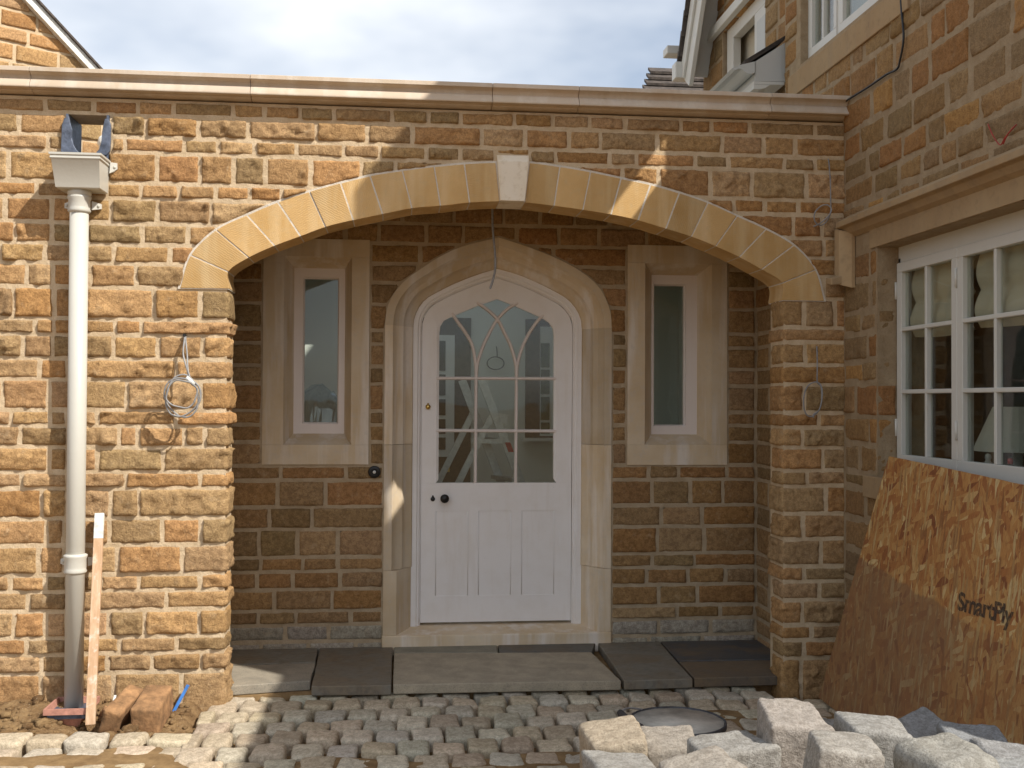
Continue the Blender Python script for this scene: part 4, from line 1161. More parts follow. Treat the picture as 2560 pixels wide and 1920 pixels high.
mb = MB(); mb.hexa([(XS-0.115, -0.05, zd-0.03), (XS-0.115, -0.115, zd-0.045), (XS+0.0, -0.115, zd-0.03), (XS+0.0, -0.05, zd-0.015), (XS-0.115, -0.05, zd+0.0), (XS-0.115, -0.115, zd-0.01), (XS+0.0, -0.115, zd+0.025), (XS+0.0, -0.05, zd+0.035)]); mb.build('label_stop', 'old_limestone', hcore, bevel=0.004)
mb = MB(); mb.box((XS-0.03, -2.3, WZ0-0.11), (XS+0.12, -WU0+0.10, WZ0-0.002)); mb.build('sill', 'old_limestone', hcore, bevel=0.004)

# casement windows of the house ------------------------------------------------------------------------------------
def hbox(x0, x1, u0, u1, z0, z1): return MB().box((x0, -u1, z0), (x1, -u0, z1))
WXF = XS+RD                                           # frame face
fz1 = SX(2245, 652, WXF).z+0.012; fz0 = WZ0+0.03
fu0 = WU0+0.004
wn = MB()
wn.box((WXF+0.012, -WU1, fz0), (WXF+0.07, -fu0, fz0+0.05)); wn.box((WXF+0.012, -WU1, fz1-0.022), (WXF+0.07, -fu0, WZ1+0.05))
wn.box((WXF+0.012, -fu0-0.02, fz0), (WXF+0.07, -fu0, fz1))
mull = -SX(2392, 800, WXF).y
wn.box((WXF+0.013, -mull-0.018, fz0), (WXF+0.069, -mull+0.018, fz1))
hwin = wn.build('casement_window', 'sash_paint', house)
tag(hwin, 'large white casement window under the hood mould, white blind inside')
def casement(parent, X, ua, ub, za, zb, nu, zr, st=0.048, rail_b=0.075, glass_d=0.022):
    """one opening light with its bars and panes; zr: heights of the glazing bars"""
    mb = MB()
    mb.box((X, -ub, za), (X+0.04, -ua, za+rail_b)); mb.box((X, -ub, zb-st), (X+0.04, -ua, zb))
    mb.box((X, -ua-st, za+rail_b), (X+0.04, -ua, zb-st)); mb.box((X, -ub, za+rail_b), (X+0.04, -ub+st, zb-st))
    o = mb.build('sash', 'sash_paint', parent, bevel=0.002)
    g0, g1 = ua+st, ub-st; zs_ = [za+rail_b]+zr+[zb-st]
    us_ = [g0+(g1-g0)*q/nu for q in range(nu+1)]
    for q in us_[1:-1]: hbox(X+0.002, X+0.034, q-0.010, q+0.010, zs_[0], zs_[-1]).build('glazing_bar', 'sash_paint', parent, bevel=0.003)
    for q in zr: hbox(X+0.0005, X+0.033, g0, g1, q-0.010, q+0.010).build('glazing_bar', 'sash_paint', parent, bevel=0.003)
    for a in range(nu):
        for b in range(len(zs_)-1):
            hbox(X+glass_d, X+glass_d+0.004, us_[a]+.0005, us_[a+1]-.0005, zs_[b]+.0005, zs_[b+1]-.0005).build('pane', 'glass', parent)
zb1 = SX(2256.7, 823, WXF).z; zb2 = SX(2257.8, 979, WXF).z
fzt = fz1-0.024
casement(hwin, WXF, fu0+0.004, mull-0.001, fz0+0.005, fzt, 2, [zb2, zb1])
casement(hwin, WXF, mull+0.001, mull+(mull-fu0)+0.02, fz0+0.005, fzt, 2, [zb2, zb1])
casement(hwin, WXF, mull+(mull-fu0)+0.03, WU1-0.02, fz0+0.005, fzt, 2, [zb2, zb1])
for u_, za_ in ((fu0+0.004, 1.30), (fu0+0.004, 1.98), (mull, 1.30), (mull, 1.98)):
    mb = MB(); mb.tube([(WXF-0.004, -u_, za_), (WXF-0.004, -u_, za_+0.085)], 0.006, 8); mb.build('hinge', 'sash_paint', hwin, smooth=True)
# dark room behind, blind, shaded lamp and bottles on the sill
mb = MB(); hx0, hx1, hy0, hy1, hz0, hz1 = XS+0.262, XS+2.6, -2.28, 0.6, 0.2, 2.55
mb.quad((hx1, hy0, hz0), (hx1, hy1, hz0), (hx1, hy1, hz1), (hx1, hy0, hz1)); mb.quad((hx0, hy1, hz0), (hx1, hy1, hz0), (hx1, hy1, hz1), (hx0, hy1, hz1)); mb.quad((hx0, hy0, hz0), (hx1, hy0, hz0), (hx1, hy0, hz1), (hx0, hy0, hz1))
mb.build('room_wall', 'brown_panel', house)
MB().box((hx0, hy0, hz1+0.001), (hx1, hy1+0.2, hz1+0.1)).build('room_ceiling', 'room_wall', house)
MB().box((hx0, hy0, hz0-0.1), (hx1, hy1+0.2, hz0-0.001)).build('room_floor', 'brown_panel', house)
MB().box((hx0-0.09, -WU1, WZ0+0.02), (hx0+0.03, -WU0, WZ0+0.045)).build('window_board', 'sash_paint', house)
xbl = WXF+0.085
def blind(u0, u1, z0, zt):
    mb = MB(); rows = []
    for q in range(25):
        z_ = z0+(zt-z0)*q/24; fold = 0.035*abs(math.sin(q/24*math.pi*3.0))*(1-q/30)+0.006
        rows.append([Vector((xbl-fold+0.006*noise.noise(Vector((u0+(u1-u0)*k_/14*1.0*6, z_*5, 2))), -(u0+(u1-u0)*k_/14), z_-0.012*math.sin(k_/14*math.pi))) for k_ in range(15)])
    mb.grid(rows); return mb
zbl = SX(2300, 842, xbl).z
tag(blind(WU0+0.05, mull+0.02, zbl, WZ1+0.06).build('roman_blind', 'blind_cloth', smooth=True, recalc=False), 'cream fabric blind half lowered behind the left casement light', 'blind')
tag(blind(mull+0.06, WU1, zbl+0.006, WZ1+0.06).build('roman_blind', 'blind_cloth', smooth=True, recalc=False), 'wider cream fabric blind half lowered behind the right casement lights', 'blind')
lp = SX(2545, 1070, XS+0.55)
lamp = empty('table_lamp', (lp.x, lp.y, hz0), 'lamp with wide pale shade inside the house window', 'lamp')
mb = MB(); mb.lathe([(0.20, lp.z-0.11), (0.11, lp.z+0.10)], (lp.x, lp.y, 0)); mb.build('lamp_shade', 'lamp_shade_cloth', lamp, smooth=False)
mb = MB(); mb.lathe([(0.07, hz0), (0.07, hz0+0.02), (0.03, hz0+0.1), (0.045, hz0+0.4), (0.02, lp.z-0.1)], (lp.x, lp.y, 0)); mb.build('lamp_base', 'white_plastic', lamp, smooth=True)
zsb = WZ0+0.045
b1 = SX(2470, 1148, hx0-0.03)
mb = MB(); mb.lathe([(0.036, 0), (0.040, 0.02), (0.034, 0.045), (0.012, 0.062), (0.010, 0.070), (0.014, 0.078), (0.012, 0.092), (0.003, 0.097)], (hx0-0.03, b1.y, zsb)); tag(mb.build('lidded_jar', 'grey_paint', smooth=True), 'small pale jar with a round knob lid on the window board', 'jar')
b2 = SX(2526, 1140, hx0-0.02)
bt = empty('bottle', (hx0-0.02, b2.y, zsb), 'small dark bottle with a red cap on the window board', 'bottle')
mb = MB(); mb.lathe([(0.02, 0), (0.022, 0.03), (0.018, 0.05), (0.008, 0.06)], (hx0-0.02, b2.y, zsb)); mb.build('body', 'iron_black', bt, smooth=True)
mb = MB(); mb.lathe([(0.010, 0.06), (0.011, 0.062), (0.011, 0.082), (0.004, 0.085)], (hx0-0.02, b2.y, zsb)); mb.build('cap', 'sticker_red', bt, smooth=True)

# upper window
UX = XS+0.05
un = MB(); un.box((UX, -UW1, UZ0), (UX+0.07, -UW0, UZ0+0.03)); un.box((UX, -UW0-0.03, UZ0+0.03), (UX+0.07, -UW0, UZ1)); un.box((UX, -UW1, UZ1-0.04), (UX+0.07, -UW0-0.03, UZ1)); un.box((UX, -UW1, UZ0+0.03), (UX+0.07, -UW1+0.03, UZ1-0.04))
umul = UW0+0.45
un.box((UX+0.001, -umul-0.022, UZ0+0.03), (UX+0.069, -umul+0.022, UZ1-0.04))
uwin = un.build('casement_window', 'sash_paint', house); tag(uwin, 'white upstairs casement window above the porch coping')
casement(uwin, UX-0.006, UW0+0.032, umul-0.022, UZ0+0.031, UZ1-0.041, 2, [UZ0+0.5], 0.04, 0.05)
casement(uwin, UX-0.006, umul+0.024, UW1-0.032, UZ0+0.031, UZ1-0.041, 2, [UZ0+0.5], 0.04, 0.05)
mb = MB(); mb.prism([Vector((XS-0.012, 0.80, UZ0-0.165)), Vector((XS-0.012, 0.80, UZ0-0.03)), Vector((UX, 0.80, UZ0-0.003)), Vector((XS+0.16, 0.80, UZ0-0.003)), Vector((XS+0.16, 0.80, UZ0-0.165))], (0, -1.55, 0)); mb.build('sill', 'old_limestone', hcore, bevel=0.003)
MB().box((UX+0.25, -UW1-0.2, 3.3), (UX+0.26, -UW0+0.2, 4.9)).build('curtain', 'grey_paint', house)
MB().box((XS+0.004, -0.95+0.0, 2.6), (XS+0.26, 0.02+0.87, 2.605)).build('lead_apron', 'lead', house)
MB().box((XS+0.26, -0.30, 2.65), (XS+2.5, 0.885, 2.70)).build('upper_floor', 'brown_panel', house)
MB().box((XS+0.262, 0.865, 2.70), (XS+2.5, 0.885, 5.99)).build('end_wall', 'old_mortar', house)

# ------------------------------------------------------------------ far wing of the house, above the coping
WX = 2.46
WW = Wall((WX, 0, 0), (0, -1, 0), (-1, 0, 0))
def wy(px, py): return SX(px, py, WX).y
yl = wy(1757, 150)
zhead1, zhead0 = SX(1764, 104, WX).z, SX(1764, 127, WX).z
yw0, yw1 = wy(1912, 60), wy(1806, 150)                 # window opening (near, far)
mb = MB()
mb.box((WX+0.004, yw0, zhead0), (WX+0.2, yl-0.01, 6.2)); mb.box((WX+0.004, 0.9, 2.6), (WX+0.2, yw0, 6.2)); mb.box((WX+0.004, yw1, 2.6), (WX+0.2, yl-0.01, zhead0)); mb.box((WX+0.004, yw0, 2.6), (WX+0.2, yw1, 3.75))
wing = mb.build('wing_wall', 'old_mortar', house)
z = 3.2
while z < 5.6:
    h = U(0.15, 0.22)
    for ya, yb2 in (((yl, yw1), (yw0, 1.0)) if z+h/2 < zhead0 else ((yl, 1.0),)):
        y = ya
        while y > yb2+0.05:
            y2 = max(yb2, y-U(0.2, 0.4))
            if in_frame(Vector((WX, (y+y2)/2, z+h/2)), 60): stone(WW, wing, -y, -y2, z, z+h, 'old_ironstone', pick(OLD_PAL), face=0.002, rough=0.007, joint=0.012, step=0.05)
            y = y2
    z += h
mb = MB(); mb.box((WX-0.05, yw0-0.02, zhead0), (WX-0.001, yl+0.03, zhead1)); wb = mb.build('window_head_board', 'sash_paint', wing, bevel=0.004)
mb = MB(); mb.box((WX-0.30, yl-0.02, zhead0-0.01), (WX-0.051, yl+0.12, zhead1-0.02)); mb.build('bracket', 'sash_paint', wing, bevel=0.004)
mb = MB()
wzb = 3.75
mb.box((WX+0.03, yw1-0.17, wzb), (WX+0.09, yw1-0.02, zhead0)); mb.box((WX+0.03, yw0+0.01, wzb), (WX+0.09, yw0+0.30, zhead0-0.10)); mb.box((WX+0.031, yw0+0.01, zhead0-0.10), (WX+0.10, yw1-0.02, zhead0))
ww = mb.build('wing_window', 'sash_paint', wing, bevel=0.003)
mb = MB(); mb.box((WX+0.022, yw0+0.06, wzb), (WX+0.028, yw0+0.23, zhead0-0.18)); mb.build('pane', 'grey_paint', wing)
mb = MB(); mb.box((WX+0.14, yw0, wzb), (WX+0.15, yw1, zhead0)); mb.build('blind', 'blind_cloth', wing)
# verge boards and slates of the wing's gable
VX = 2.27
lo_, hi_ = SX(1709, 190, VX), SX(1737, 0, VX)
dv = (hi_-lo_); up_v = dv.normalized(); perp = Vector((0, -up_v.z, up_v.y))   # across the board, towards the camera
top_ = lo_+dv*2.2
def vboard(x0, x1, o0, o1, mat, name, ext=0.0):
    mb = MB(); a, b = lo_-up_v*ext, top_
    mb.hexa([Vector((x0, (a+perp*o0).y, (a+perp*o0).z)), Vector((x1, (a+perp*o0).y, (a+perp*o0).z)), Vector((x1, (a+perp*o1).y, (a+perp*o1).z)), Vector((x0, (a+perp*o1).y, (a+perp*o1).z)),
             Vector((x0, (b+perp*o0).y, (b+perp*o0).z)), Vector((x1, (b+perp*o0).y, (b+perp*o0).z)), Vector((x1, (b+perp*o1).y, (b+perp*o1).z)), Vector((x0, (b+perp*o1).y, (b+perp*o1).z))])
    return mb.build(name, mat, wing, bevel=0.003)
vboard(VX, VX+0.035, -0.02, 0.20, 'sash_paint', 'verge_board', 0.02)
vboard(VX-0.02, VX, -0.05, 0.06, 'sash_paint', 'verge_moulding', 0.0)
vboard(VX+0.036, WX+0.003, -0.02, 0.02, 'grey_paint', 'soffit', 0.0)
for q in range(12):                                                          # slates seen on edge along the verge
    a = lo_+up_v*(0.16*q-0.02); mb = MB()
    for_y = -0.052-0.02
    p0 = a-perp*0.052; p1 = a+up_v*0.20-perp*(0.068)
    mb.hexa([Vector((VX-0.05, p0.y, p0.z)), Vector((WX+0.9, p0.y, p0.z)), Vector((WX+0.9, p0.y+0.022, p0.z+0.006)), Vector((VX-0.05, p0.y+0.022, p0.z+0.006)),
             Vector((VX-0.05, p1.y+0.016, p1.z)), Vector((WX+0.9, p1.y+0.016, p1.z)), Vector((WX+0.9, p1.y+0.034, p1.z+0.006)), Vector((VX-0.05, p1.y+0.034, p1.z+0.006))])
    mb.build('slate', 'slate_roof', wing)
mb = MB(); mb.box((VX-0.07, lo_.y-0.02, lo_.z-0.02), (VX+0.05, lo_.y+0.10, lo_.z+0.11)); mb.build('verge_foot', 'sash_paint', wing, bevel=0.004)
# lower roof behind, courses of dark tiles
r0, r1 = SX(1757, 243, 2.44), SX(1757, 196, 2.44)
for q in range(9):
    t0, t1 = q/9, (q+1)/9
    ya = 3.35+t0*0.5; za = r0.z-0.10+t0*(0.62)
    mb = MB(); mb.hexa([(1.98+0.03*q, ya, za), (2.75, ya, za), (2.75, ya+0.10, za+0.06), (1.98+0.03*q, ya+0.10, za+0.06), (1.98+0.03*q, ya-0.004, za+0.022), (2.75, ya-0.004, za+0.022), (2.75, ya+0.10, za+0.085), (1.98+0.03*q, ya+0.10, za+0.085)])
    mb.build('tile_course', 'slate_roof', wing)
# boxed eaves end, slates and gutter beside the corner
YE = 0.955
P2 = lambda x, y: A(x, y, YE)
mb = MB(); mb.prism([P2(1889, 153), P2(1962, 107), P2(1964, 204), P2(1888, 203)], (0, 1.3, 0)); eb = mb.build('eaves_box', 'grey_paint', house)
mb = MB(); mb.prism([P2(1884, 203.2), P2(1961, 205), P2(1961, 212), P2(1885, 211)], (0, 1.3, 0)).build('eaves_moulding', 'sash_paint', eb)
mb = MB(); mb.prism([P2(1884, 211.3), P2(1925, 212.3), P2(1915, 219), P2(1900, 223), P2(1884, 222)], (0, 1.3, 0)).build('eaves_moulding', 'sash_paint', eb)
for q in range(4):
    o_ = q*0.012
    mb = MB(); mb.prism([P2(1864-q*1, 157.5-q*2.2), P2(1963, 95-q*2.2), P2(1963, 99-q*2.2), P2(1866-q*1, 160.5-q*2.2)], (0, 1.3-o_, 0)).build('slate', 'slate_roof', eb)
og = [(1830, 171), (1848, 163), (1887, 153.5), (1887.5, 181), (1880, 184.5), (1870, 184), (1862, 179), (1855, 172.5), (1846, 171.5), (1838, 175)]
mb = MB(); mb.prism([A(x, y, YE-0.012) for x, y in og], (0, 1.9, 0)); smooth_by_angle(mb.build('gutter', 'grey_paint', eb), 35)
# black cable clipped along the house wall
def cable(name, pts, r, mat, label, cat, smooth_n=6, extra=None, group=None):
    mb = MB(); mb.tube(catmull(pts, smooth_n), r, 8)
    o = mb.build(name, mat, smooth=True, recalc=False); tag(o, label, cat, group); return o
XC = XS-0.012
cable('wall_cable', [SX(x, y, XC) for x, y in [(2250, -30), (2254, 30), (2259, 95), (2250, 150), (2242, 173), (2215, 187), (2170, 218), (2125, 246), (2108, 258)]], 0.0055, 'cable_black', 'thin black cable clipped down the upper house wall to the coping', 'cable')
cable('red_wire', [SX(x, y, XC-0.006) for x, y in [(2470, 310), (2482, 338), (2500, 362), (2512, 345), (2530, 322), (2541, 312), (2520, 335), (2508, 360)]], 0.0025, 'cable_red', 'tangle of thin red wire on the house wall above the hood mould', 'wire')

# ------------------------------------------------------------------ gable of the house behind, on the left
P1_ = A(235, 186, 5.2); GU = Vector((0.81, 0.586, 0)).normalized(); GN = GU.cross(Vector((0, 0, 1)))
GW = Wall((P1_.x, P1_.y, 0), GU, GN)
def on_gable(x, y):
    r = ray(x, y); t_ = (Vector((P1_.x, P1_.y, 0))-CAM).dot(GN)/r.dot(GN); p_ = CAM+r*t_
    return (p_-Vector((P1_.x, P1_.y, 0))).dot(GU), p_.z
ua, za = on_gable(62, 0)
slope_ = (P1_.z-za)/(0-ua)
verge = lambda u: P1_.z+slope_*u
gable = empty('gable_house', (P1_.x-1.2, P1_.y-0.9, 2.0), 'sunlit ironstone gable with a white verge board beyond the parapet at the upper left', 'house')
mb = MB(); ulist = [-3.2, -2.4, -1.6, -0.8, 0.0, 0.7]
gc = column_core(GW, [(a, b, [(1.5, 1.5, verge(a), verge(b))]) for a, b in zip(ulist, ulist[1:])], 0.25, 'wall', 'mortar', gable, 0.012)
z = 3.2
while z < 6.2:
    h = U(0.14, 0.24); x = -2.2
    while x < 0.65:
        wd = U(0.22, 0.48)
        if z < verge(x) and in_frame(GW.P(x+wd/2, z+h/2, 0), 60):
            stone(GW, gc, x, min(x+wd, 0.68), z, z+h, 'ironstone', pick(FRONT_PAL), ceil=verge, rough=0.012, joint=0.013, step=0.05)
        x += wd
    z += h
a, b = -2.6, 0.75
mb = MB()
def gp(u, off, d): return GW.P(u, verge(u)+off, d)
for o0, o1, d0, d1, nm, mt in ((-0.035, 0.06, -0.07, 0.0, 'verge_board', 'white_plastic'), (0.061, 0.085, -0.10, 0.3, 'slate_edge', 'slate_roof')):
    mb = MB(); mb.hexa([gp(a, o0, d0), gp(b, o0, d0), gp(b, o0, d1), gp(a, o0, d1), gp(a, o1, d0), gp(b, o1, d0), gp(b, o1, d1), gp(a, o1, d1)]); mb.build(nm, mt, gable)
ug, zg = on_gable(232, 374)
mb = MB(); mb.lathe([(0.05, -0.12), (0.055, -0.02), (0.07, 0.0), (0.055, 0.06), (0.012, 0.10)], GW.P(ug, zg, -0.3)); tag(mb.build('vent_cowl', 'white_plastic', smooth=True), 'small white vent cowl seen through the lead outlet', 'vent')

# ------------------------------------------------------------------ rainwater outlet, hopper and pipe
lc = empty('lead_outlet', (-1.536, 0.0, HZ0), 'dark blue grey lead lining of the outlet through the parapet', 'lead outlet')
def lead_plate(pts, th, name='lead_sheet'):
    mb = MB(); mb.prism(pts, th); return mb.build(name, 'lead', lc, bevel=0.002)
mb = MB()
mb.box((HX0+0.001, -0.010, HZ0-0.03), (HX0+0.012, TH, HZ1-0.002)); mb.box((HX1-0.012, -0.010, HZ0-0.03), (HX1-0.001, TH, HZ1-0.002)); mb.box((HX0+0.012, -0.10, HZ0-0.006), (HX1-0.012, TH, HZ0+0.006)); mb.build('lining', 'lead', lc)
lead_plate([A(x, y, -0.02) for x, y in [(171, 290), (160, 296), (154, 312), (153, 345), (151.5, 378), (158, 384), (200, 383), (190, 374), (183, 362), (178, 345), (180, 325), (175, 308)]], (0, 0.018, 0))
lead_plate([A(x, y, -0.02) for x, y in [(262, 296), (272, 299), (276.5, 312), (276, 352), (274, 378), (265, 388), (238, 384), (248, 372), (253, 352), (255, 330), (258, 312)]], (0, 0.018, 0))
PX, PY_, PR = -1.551, -0.078, 0.0440
pipe = empty('rainwater_pipe', (PX, PY_, -0.03), 'cream painted cast iron downpipe with square hopper head on the sunlit wall', 'downpipe')
def hopper():
    mb = MB(); zt = 2.648; zr_ = 2.622; zb = 2.484
    xl, xr = -1.664, -1.421
    ring = lambda x0, x1, y0, z: [Vector((x0, y0, z)), Vector((x1, y0, z)), Vector((x1, -0.004, z)), Vector((x0, -0.004, z))]
    L_ = [ring(xl, xr, -0.192, zt), ring(xl, xr, -0.192, zt-0.010), ring(xl+.006, xr-.006, -0.187, zt-0.014), ring(xl+.004, xr-.004, -0.189, zr_), ring(xl+.010, xr-.010, -0.184, zr_-0.006), ring(xl+.021, xr-.015, -0.150, zb+0.004), ring(xl+.026, xr-.02, -0.145, zb)]
    rows = [q+[q[0]] for q in L_]; mb.grid(list(reversed(rows)))
    mb.poly(L_[-1])
    inn = [ring(xl+.012, xr-.012, -0.180, zt), ring(xl+.03, xr-.03, -0.14, zb+0.02)]
    mb.grid([L_[0]+[L_[0][0]], inn[0]+[inn[0][0]]]); mb.grid([inn[0]+[inn[0][0]], inn[1]+[inn[1][0]]]); mb.poly(inn[1])
    return smooth_by_angle(mb.build('hopper', 'pipe_paint', pipe, merge=1e-5), 30)
hop = hopper()
mb = MB(); mb.prism([Vector((-1.421, -0.022, 2.64)), Vector((-1.392, -0.010, 2.64)), Vector((-1.390, -0.010, 2.61)), Vector((-1.405, -0.012, 2.595)), Vector((-1.425, -0.022, 2.585))], (0, 0.01, 0)); mb.lathe([(0.007, 0), (0.007, 0.006), (0.002, 0.008)], (-1.402, -0.012, 2.618), 'y', 10); mb.build('ear', 'pipe_paint', hop)
mb = MB(); mb.tube([(PX, PY_, 2.49), (PX, PY_, -0.03)], PR, 28); mb.build('pipe', 'pipe_paint', pipe, smooth=True)
def collar(zt, zb, fl=0.006):
    mb = MB(); mb.lathe([(PR, zb-0.012), (PR+0.006, zb-0.008), (PR+0.011, zb), (PR+0.006, zb+0.010), (PR+0.007, zb+0.02), (PR+0.007, zt-0.02), (PR+0.012, zt-0.008), (PR+0.012, zt), (PR, zt+0.006)], (PX, PY_, 0), seg=28)
    o = mb.build('collar', 'pipe_paint', pipe, smooth=True)
    for s_ in (-1, 1):
        mb = MB(); x0 = PX+s_*(PR+0.004); zc = (zt+zb)/2
        mb.prism([Vector((x0, -0.040, zc+0.022)), Vector((x0+s_*0.040, -0.016, zc+0.012)), Vector((x0+s_*0.040, -0.016, zc-0.012)), Vector((x0, -0.040, zc-0.022))], (0, 0.012, 0)); mb.lathe([(0.007, 0), (0.007, 0.005), (0.002, 0.007)], (x0+s_*0.028, -0.024, zc), 'y', 8); mb.build('ear', 'pipe_paint', o)
c0 = A(183, 1387, PY_).z; c1 = A(183, 1428, PY_).z
collar(c0, c1); collar(2.455, 2.385)
mb = MB(); mb.lathe([(PR+0.002, 2.44), (PR+0.013, 2.47), (PR+0.013, 2.486)], (PX, PY_, 0), seg=28); mb.build('spigot', 'pipe_paint', pipe, smooth=True)
gy = empty('gully', (PX+0.01, -0.11, -0.10), 'square pink clay gully at the foot of the cream downpipe', 'gully')
mb = MB(); gx0, gx1, gy0, gy1, gt, gb = PX-0.095, PX+0.105, -0.235, -0.010, 0.0, -0.10
def sq(i_, z_): return [Vector((gx0+i_, gy0+i_, z_)), Vector((gx1-i_, gy0+i_, z_)), Vector((gx1-i_, gy1-i_, z_)), Vector((gx0+i_, gy1-i_, z_))]
rr = [sq(0.05, gb), sq(0.02, gt-0.032), sq(0, gt-0.028), sq(0, gt), sq(0.010, gt), sq(0.014, gt-0.03)]
mb.grid([q+[q[0]] for q in rr]); mb.build('rim', 'clay_pink', gy, merge=1e-5)
mb = MB(); mb.box((gx0+0.014, gy0+0.014, gt-0.05), (gx1-0.014, gy1-0.014, gt-0.03)); mb.build('grate', 'lead', gy)

# ------------------------------------------------------------------ timber lath leaning on the wall
lb, lt = G(226, 1812, -0.07), A(249, 1283, -0.035)
lath = empty('timber_lath', lb, 'thin sawn timber lath with a white painted tip leaning beside the downpipe', 'lath')
def stick(p0, p1, w_, th, name, mat, parent):
    d = (p1-p0); L_ = d.length; ez = d.normalized(); ex = Vector((1, 0, 0)); ex = (ex-ez*ex.dot(ez)).normalized(); ey = ez.cross(ex)
    mb = MB(); q = []
    for t_ in (0, L_):
        for a_, b_ in ((-1, -1), (1, -1), (1, 1), (-1, 1)): q.append(p0+ez*t_+ex*a_*w_/2+ey*b_*th/2)
    mb.hexa(q); return mb.build(name, mat, parent, bevel=0.0015)
br = lb.lerp(lt, 0.875)
stick(lb, br, 0.043, 0.020, 'shaft', 'timber', lath); stick(br, lt, 0.0436, 0.0206, 'painted_tip', 'white_plastic', lath)

# ------------------------------------------------------------------ loose cables
def rZ(x, y): return (x*.3888, 620+y*.3888)
hole = A(*rZ(1188, 566), 0.02)
cc = A(*rZ(1172, 955), -0.11); rad = 0.088
pts = [hole, A(*rZ(1186, 590), -0.03), A(*rZ(1178, 680), -0.06), A(*rZ(1200, 770), -0.09), A(*rZ(1222, 850), -0.11)]
for q in range(0, 31):
    t_ = math.pi*0.30-q*(2*math.pi/12); r_ = rad*(1+0.10*math.sin(q*1.3)); pts.append(cc+Vector((math.cos(t_)*r_*0.93, -0.006*math.sin(q*0.9), math.sin(t_)*r_*1.12)))
cw = empty('cable_coil', hole, 'grey cable coiled and hanging from a hole in the sunlit left pier', 'cable')
mb = MB(); mb.tube(catmull(pts, 4), 0.0042, 7); mb.build('strand', 'cable_grey', cw, smooth=True, recalc=False)
pts = [hole+Vector((0.006, 0, 0)), A(*rZ(1194, 590), -0.03), A(*rZ(1204, 690), -0.065), A(*rZ(1208, 780), -0.095), A(*rZ(1226, 850), -0.115)]
for q in range(0, 16):
    t_ = math.pi*0.28-q*(2*math.pi/12); r_ = rad*(0.84+0.06*math.sin(q*2.1)); pts.append(cc+Vector((math.cos(t_)*r_, -0.012, math.sin(t_)*r_*0.92+0.012)))
mb = MB(); mb.tube(catmull(pts, 4), 0.0042, 7); mb.build('strand', 'cable_grey', cw, smooth=True, recalc=False)
mb = MB(); tp = A(*rZ(1222, 852), -0.112); mb.tube([tp+Vector((-0.018, 0, 0.014)), tp, tp+Vector((0.020, 0.0, -0.020))], 0.011, 8); mb.build('tie', 'white_plastic', cw, smooth=True)
mb = MB(); hp = A(*rZ(1188, 562), 0); mb.lathe([(0.008, -0.012), (0.008, 0.010)], (hp.x, -0.004, hp.z), 'y', 12); mb.build('drilled_hole', 'cable_black', front_core)
q3 = lambda x, y: (1640+x*.4159, y*.4159)
lpts = [A(*q3(1034, 955), 0.01), A(*q3(1040, 985), -0.028), A(*q3(1048, 1090), -0.035), A(*q3(1050, 1200), -0.04), A(*q3(1050, 1270), -0.042), A(*q3(1030, 1325), -0.044), A(*q3(990, 1355), -0.046), A(*q3(955, 1330), -0.046), A(*q3(955, 1280), -0.044), A(*q3(990, 1240), -0.042), A(*q3(1030, 1232), -0.045), A(*q3(1055, 1260), -0.05), A(*q3(1035, 1300), -0.054), A(*q3(990, 1340), -0.056), A(*q3(948, 1362), -0.058)]
cable('hanging_cable', lpts, 0.0034, 'cable_grey', 'grey cable with one loop hanging high on the wall above the right springing', 'cable')
lpts = [A(*rZ(1700/.3888+878, 622), 0.01)] if False else [A(1700+x*.3888, 620+y*.3888, d) for x, y, d in [(878, 624, 0.01), (881, 660, -0.022), (883, 760, -0.03), (883, 860, -0.036), (905, 890, -0.04), (912, 960, -0.044), (900, 1030, -0.046), (865, 1075, -0.046), (825, 1080, -0.044), (800, 1040, -0.042), (796, 960, -0.04), (820, 890, -0.04), (870, 862, -0.042), (908, 885, -0.05), (914, 960, -0.054), (895, 1040, -0.055), (860, 1068, -0.056), (858, 1092, -0.056)]]
cable('hanging_cable', lpts, 0.0036, 'cable_grey', 'grey cable with a long oval loop hanging on the right pier', 'cable')
YW = 0.42
lpts = [A(1231, 470, YW)]+[A(x, y, YW) for x, y in [(1231, 527), (1232, 575), (1237, 628), (1238.5, 655), (1237, 680), (1231, 705), (1225, 722)]]
lpts[0].z = 2.845
cable('hanging_cable', lpts, 0.0060, 'cable_grey', 'twisted grey cable hanging under the arch in front of the door', 'cable')
fl_pts = [G(-40, 1690, 0.0), G(0, 1680, 0.03), G(14, 1655, 0.06), G(16, 1690, 0.02), G(30, 1702, -0.01), G(57, 1685, 0.015), G(40, 1697, -0.02), G(0, 1710, -0.03), G(-30, 1716, -0.03)]
cable('ground_cable', fl_pts, 0.006, 'cable_grey', 'grey cable ends poking out of the soil at the left edge', 'cable')

# doorbell
bp = A(936, 1180, YB-0.012)
db = empty('doorbell', bp, 'round dark bell push with white button left of the doorway', 'doorbell')
mb = MB(); mb.lathe([(0.037, -0.012), (0.037, 0.004), (0.031, 0.010), (0.027, 0.008), (0.024, 0.013), (0.015, 0.014), (0.014, 0.010)], bp, 'y', 28); mb.build('plate', 'iron_black', db, smooth=True)
mb = MB(); mb.lathe([(0.010, 0.005), (0.010, 0.014), (0.004, 0.018)], bp, 'y', 16); mb.build('button', 'white_plastic', db, smooth=True)

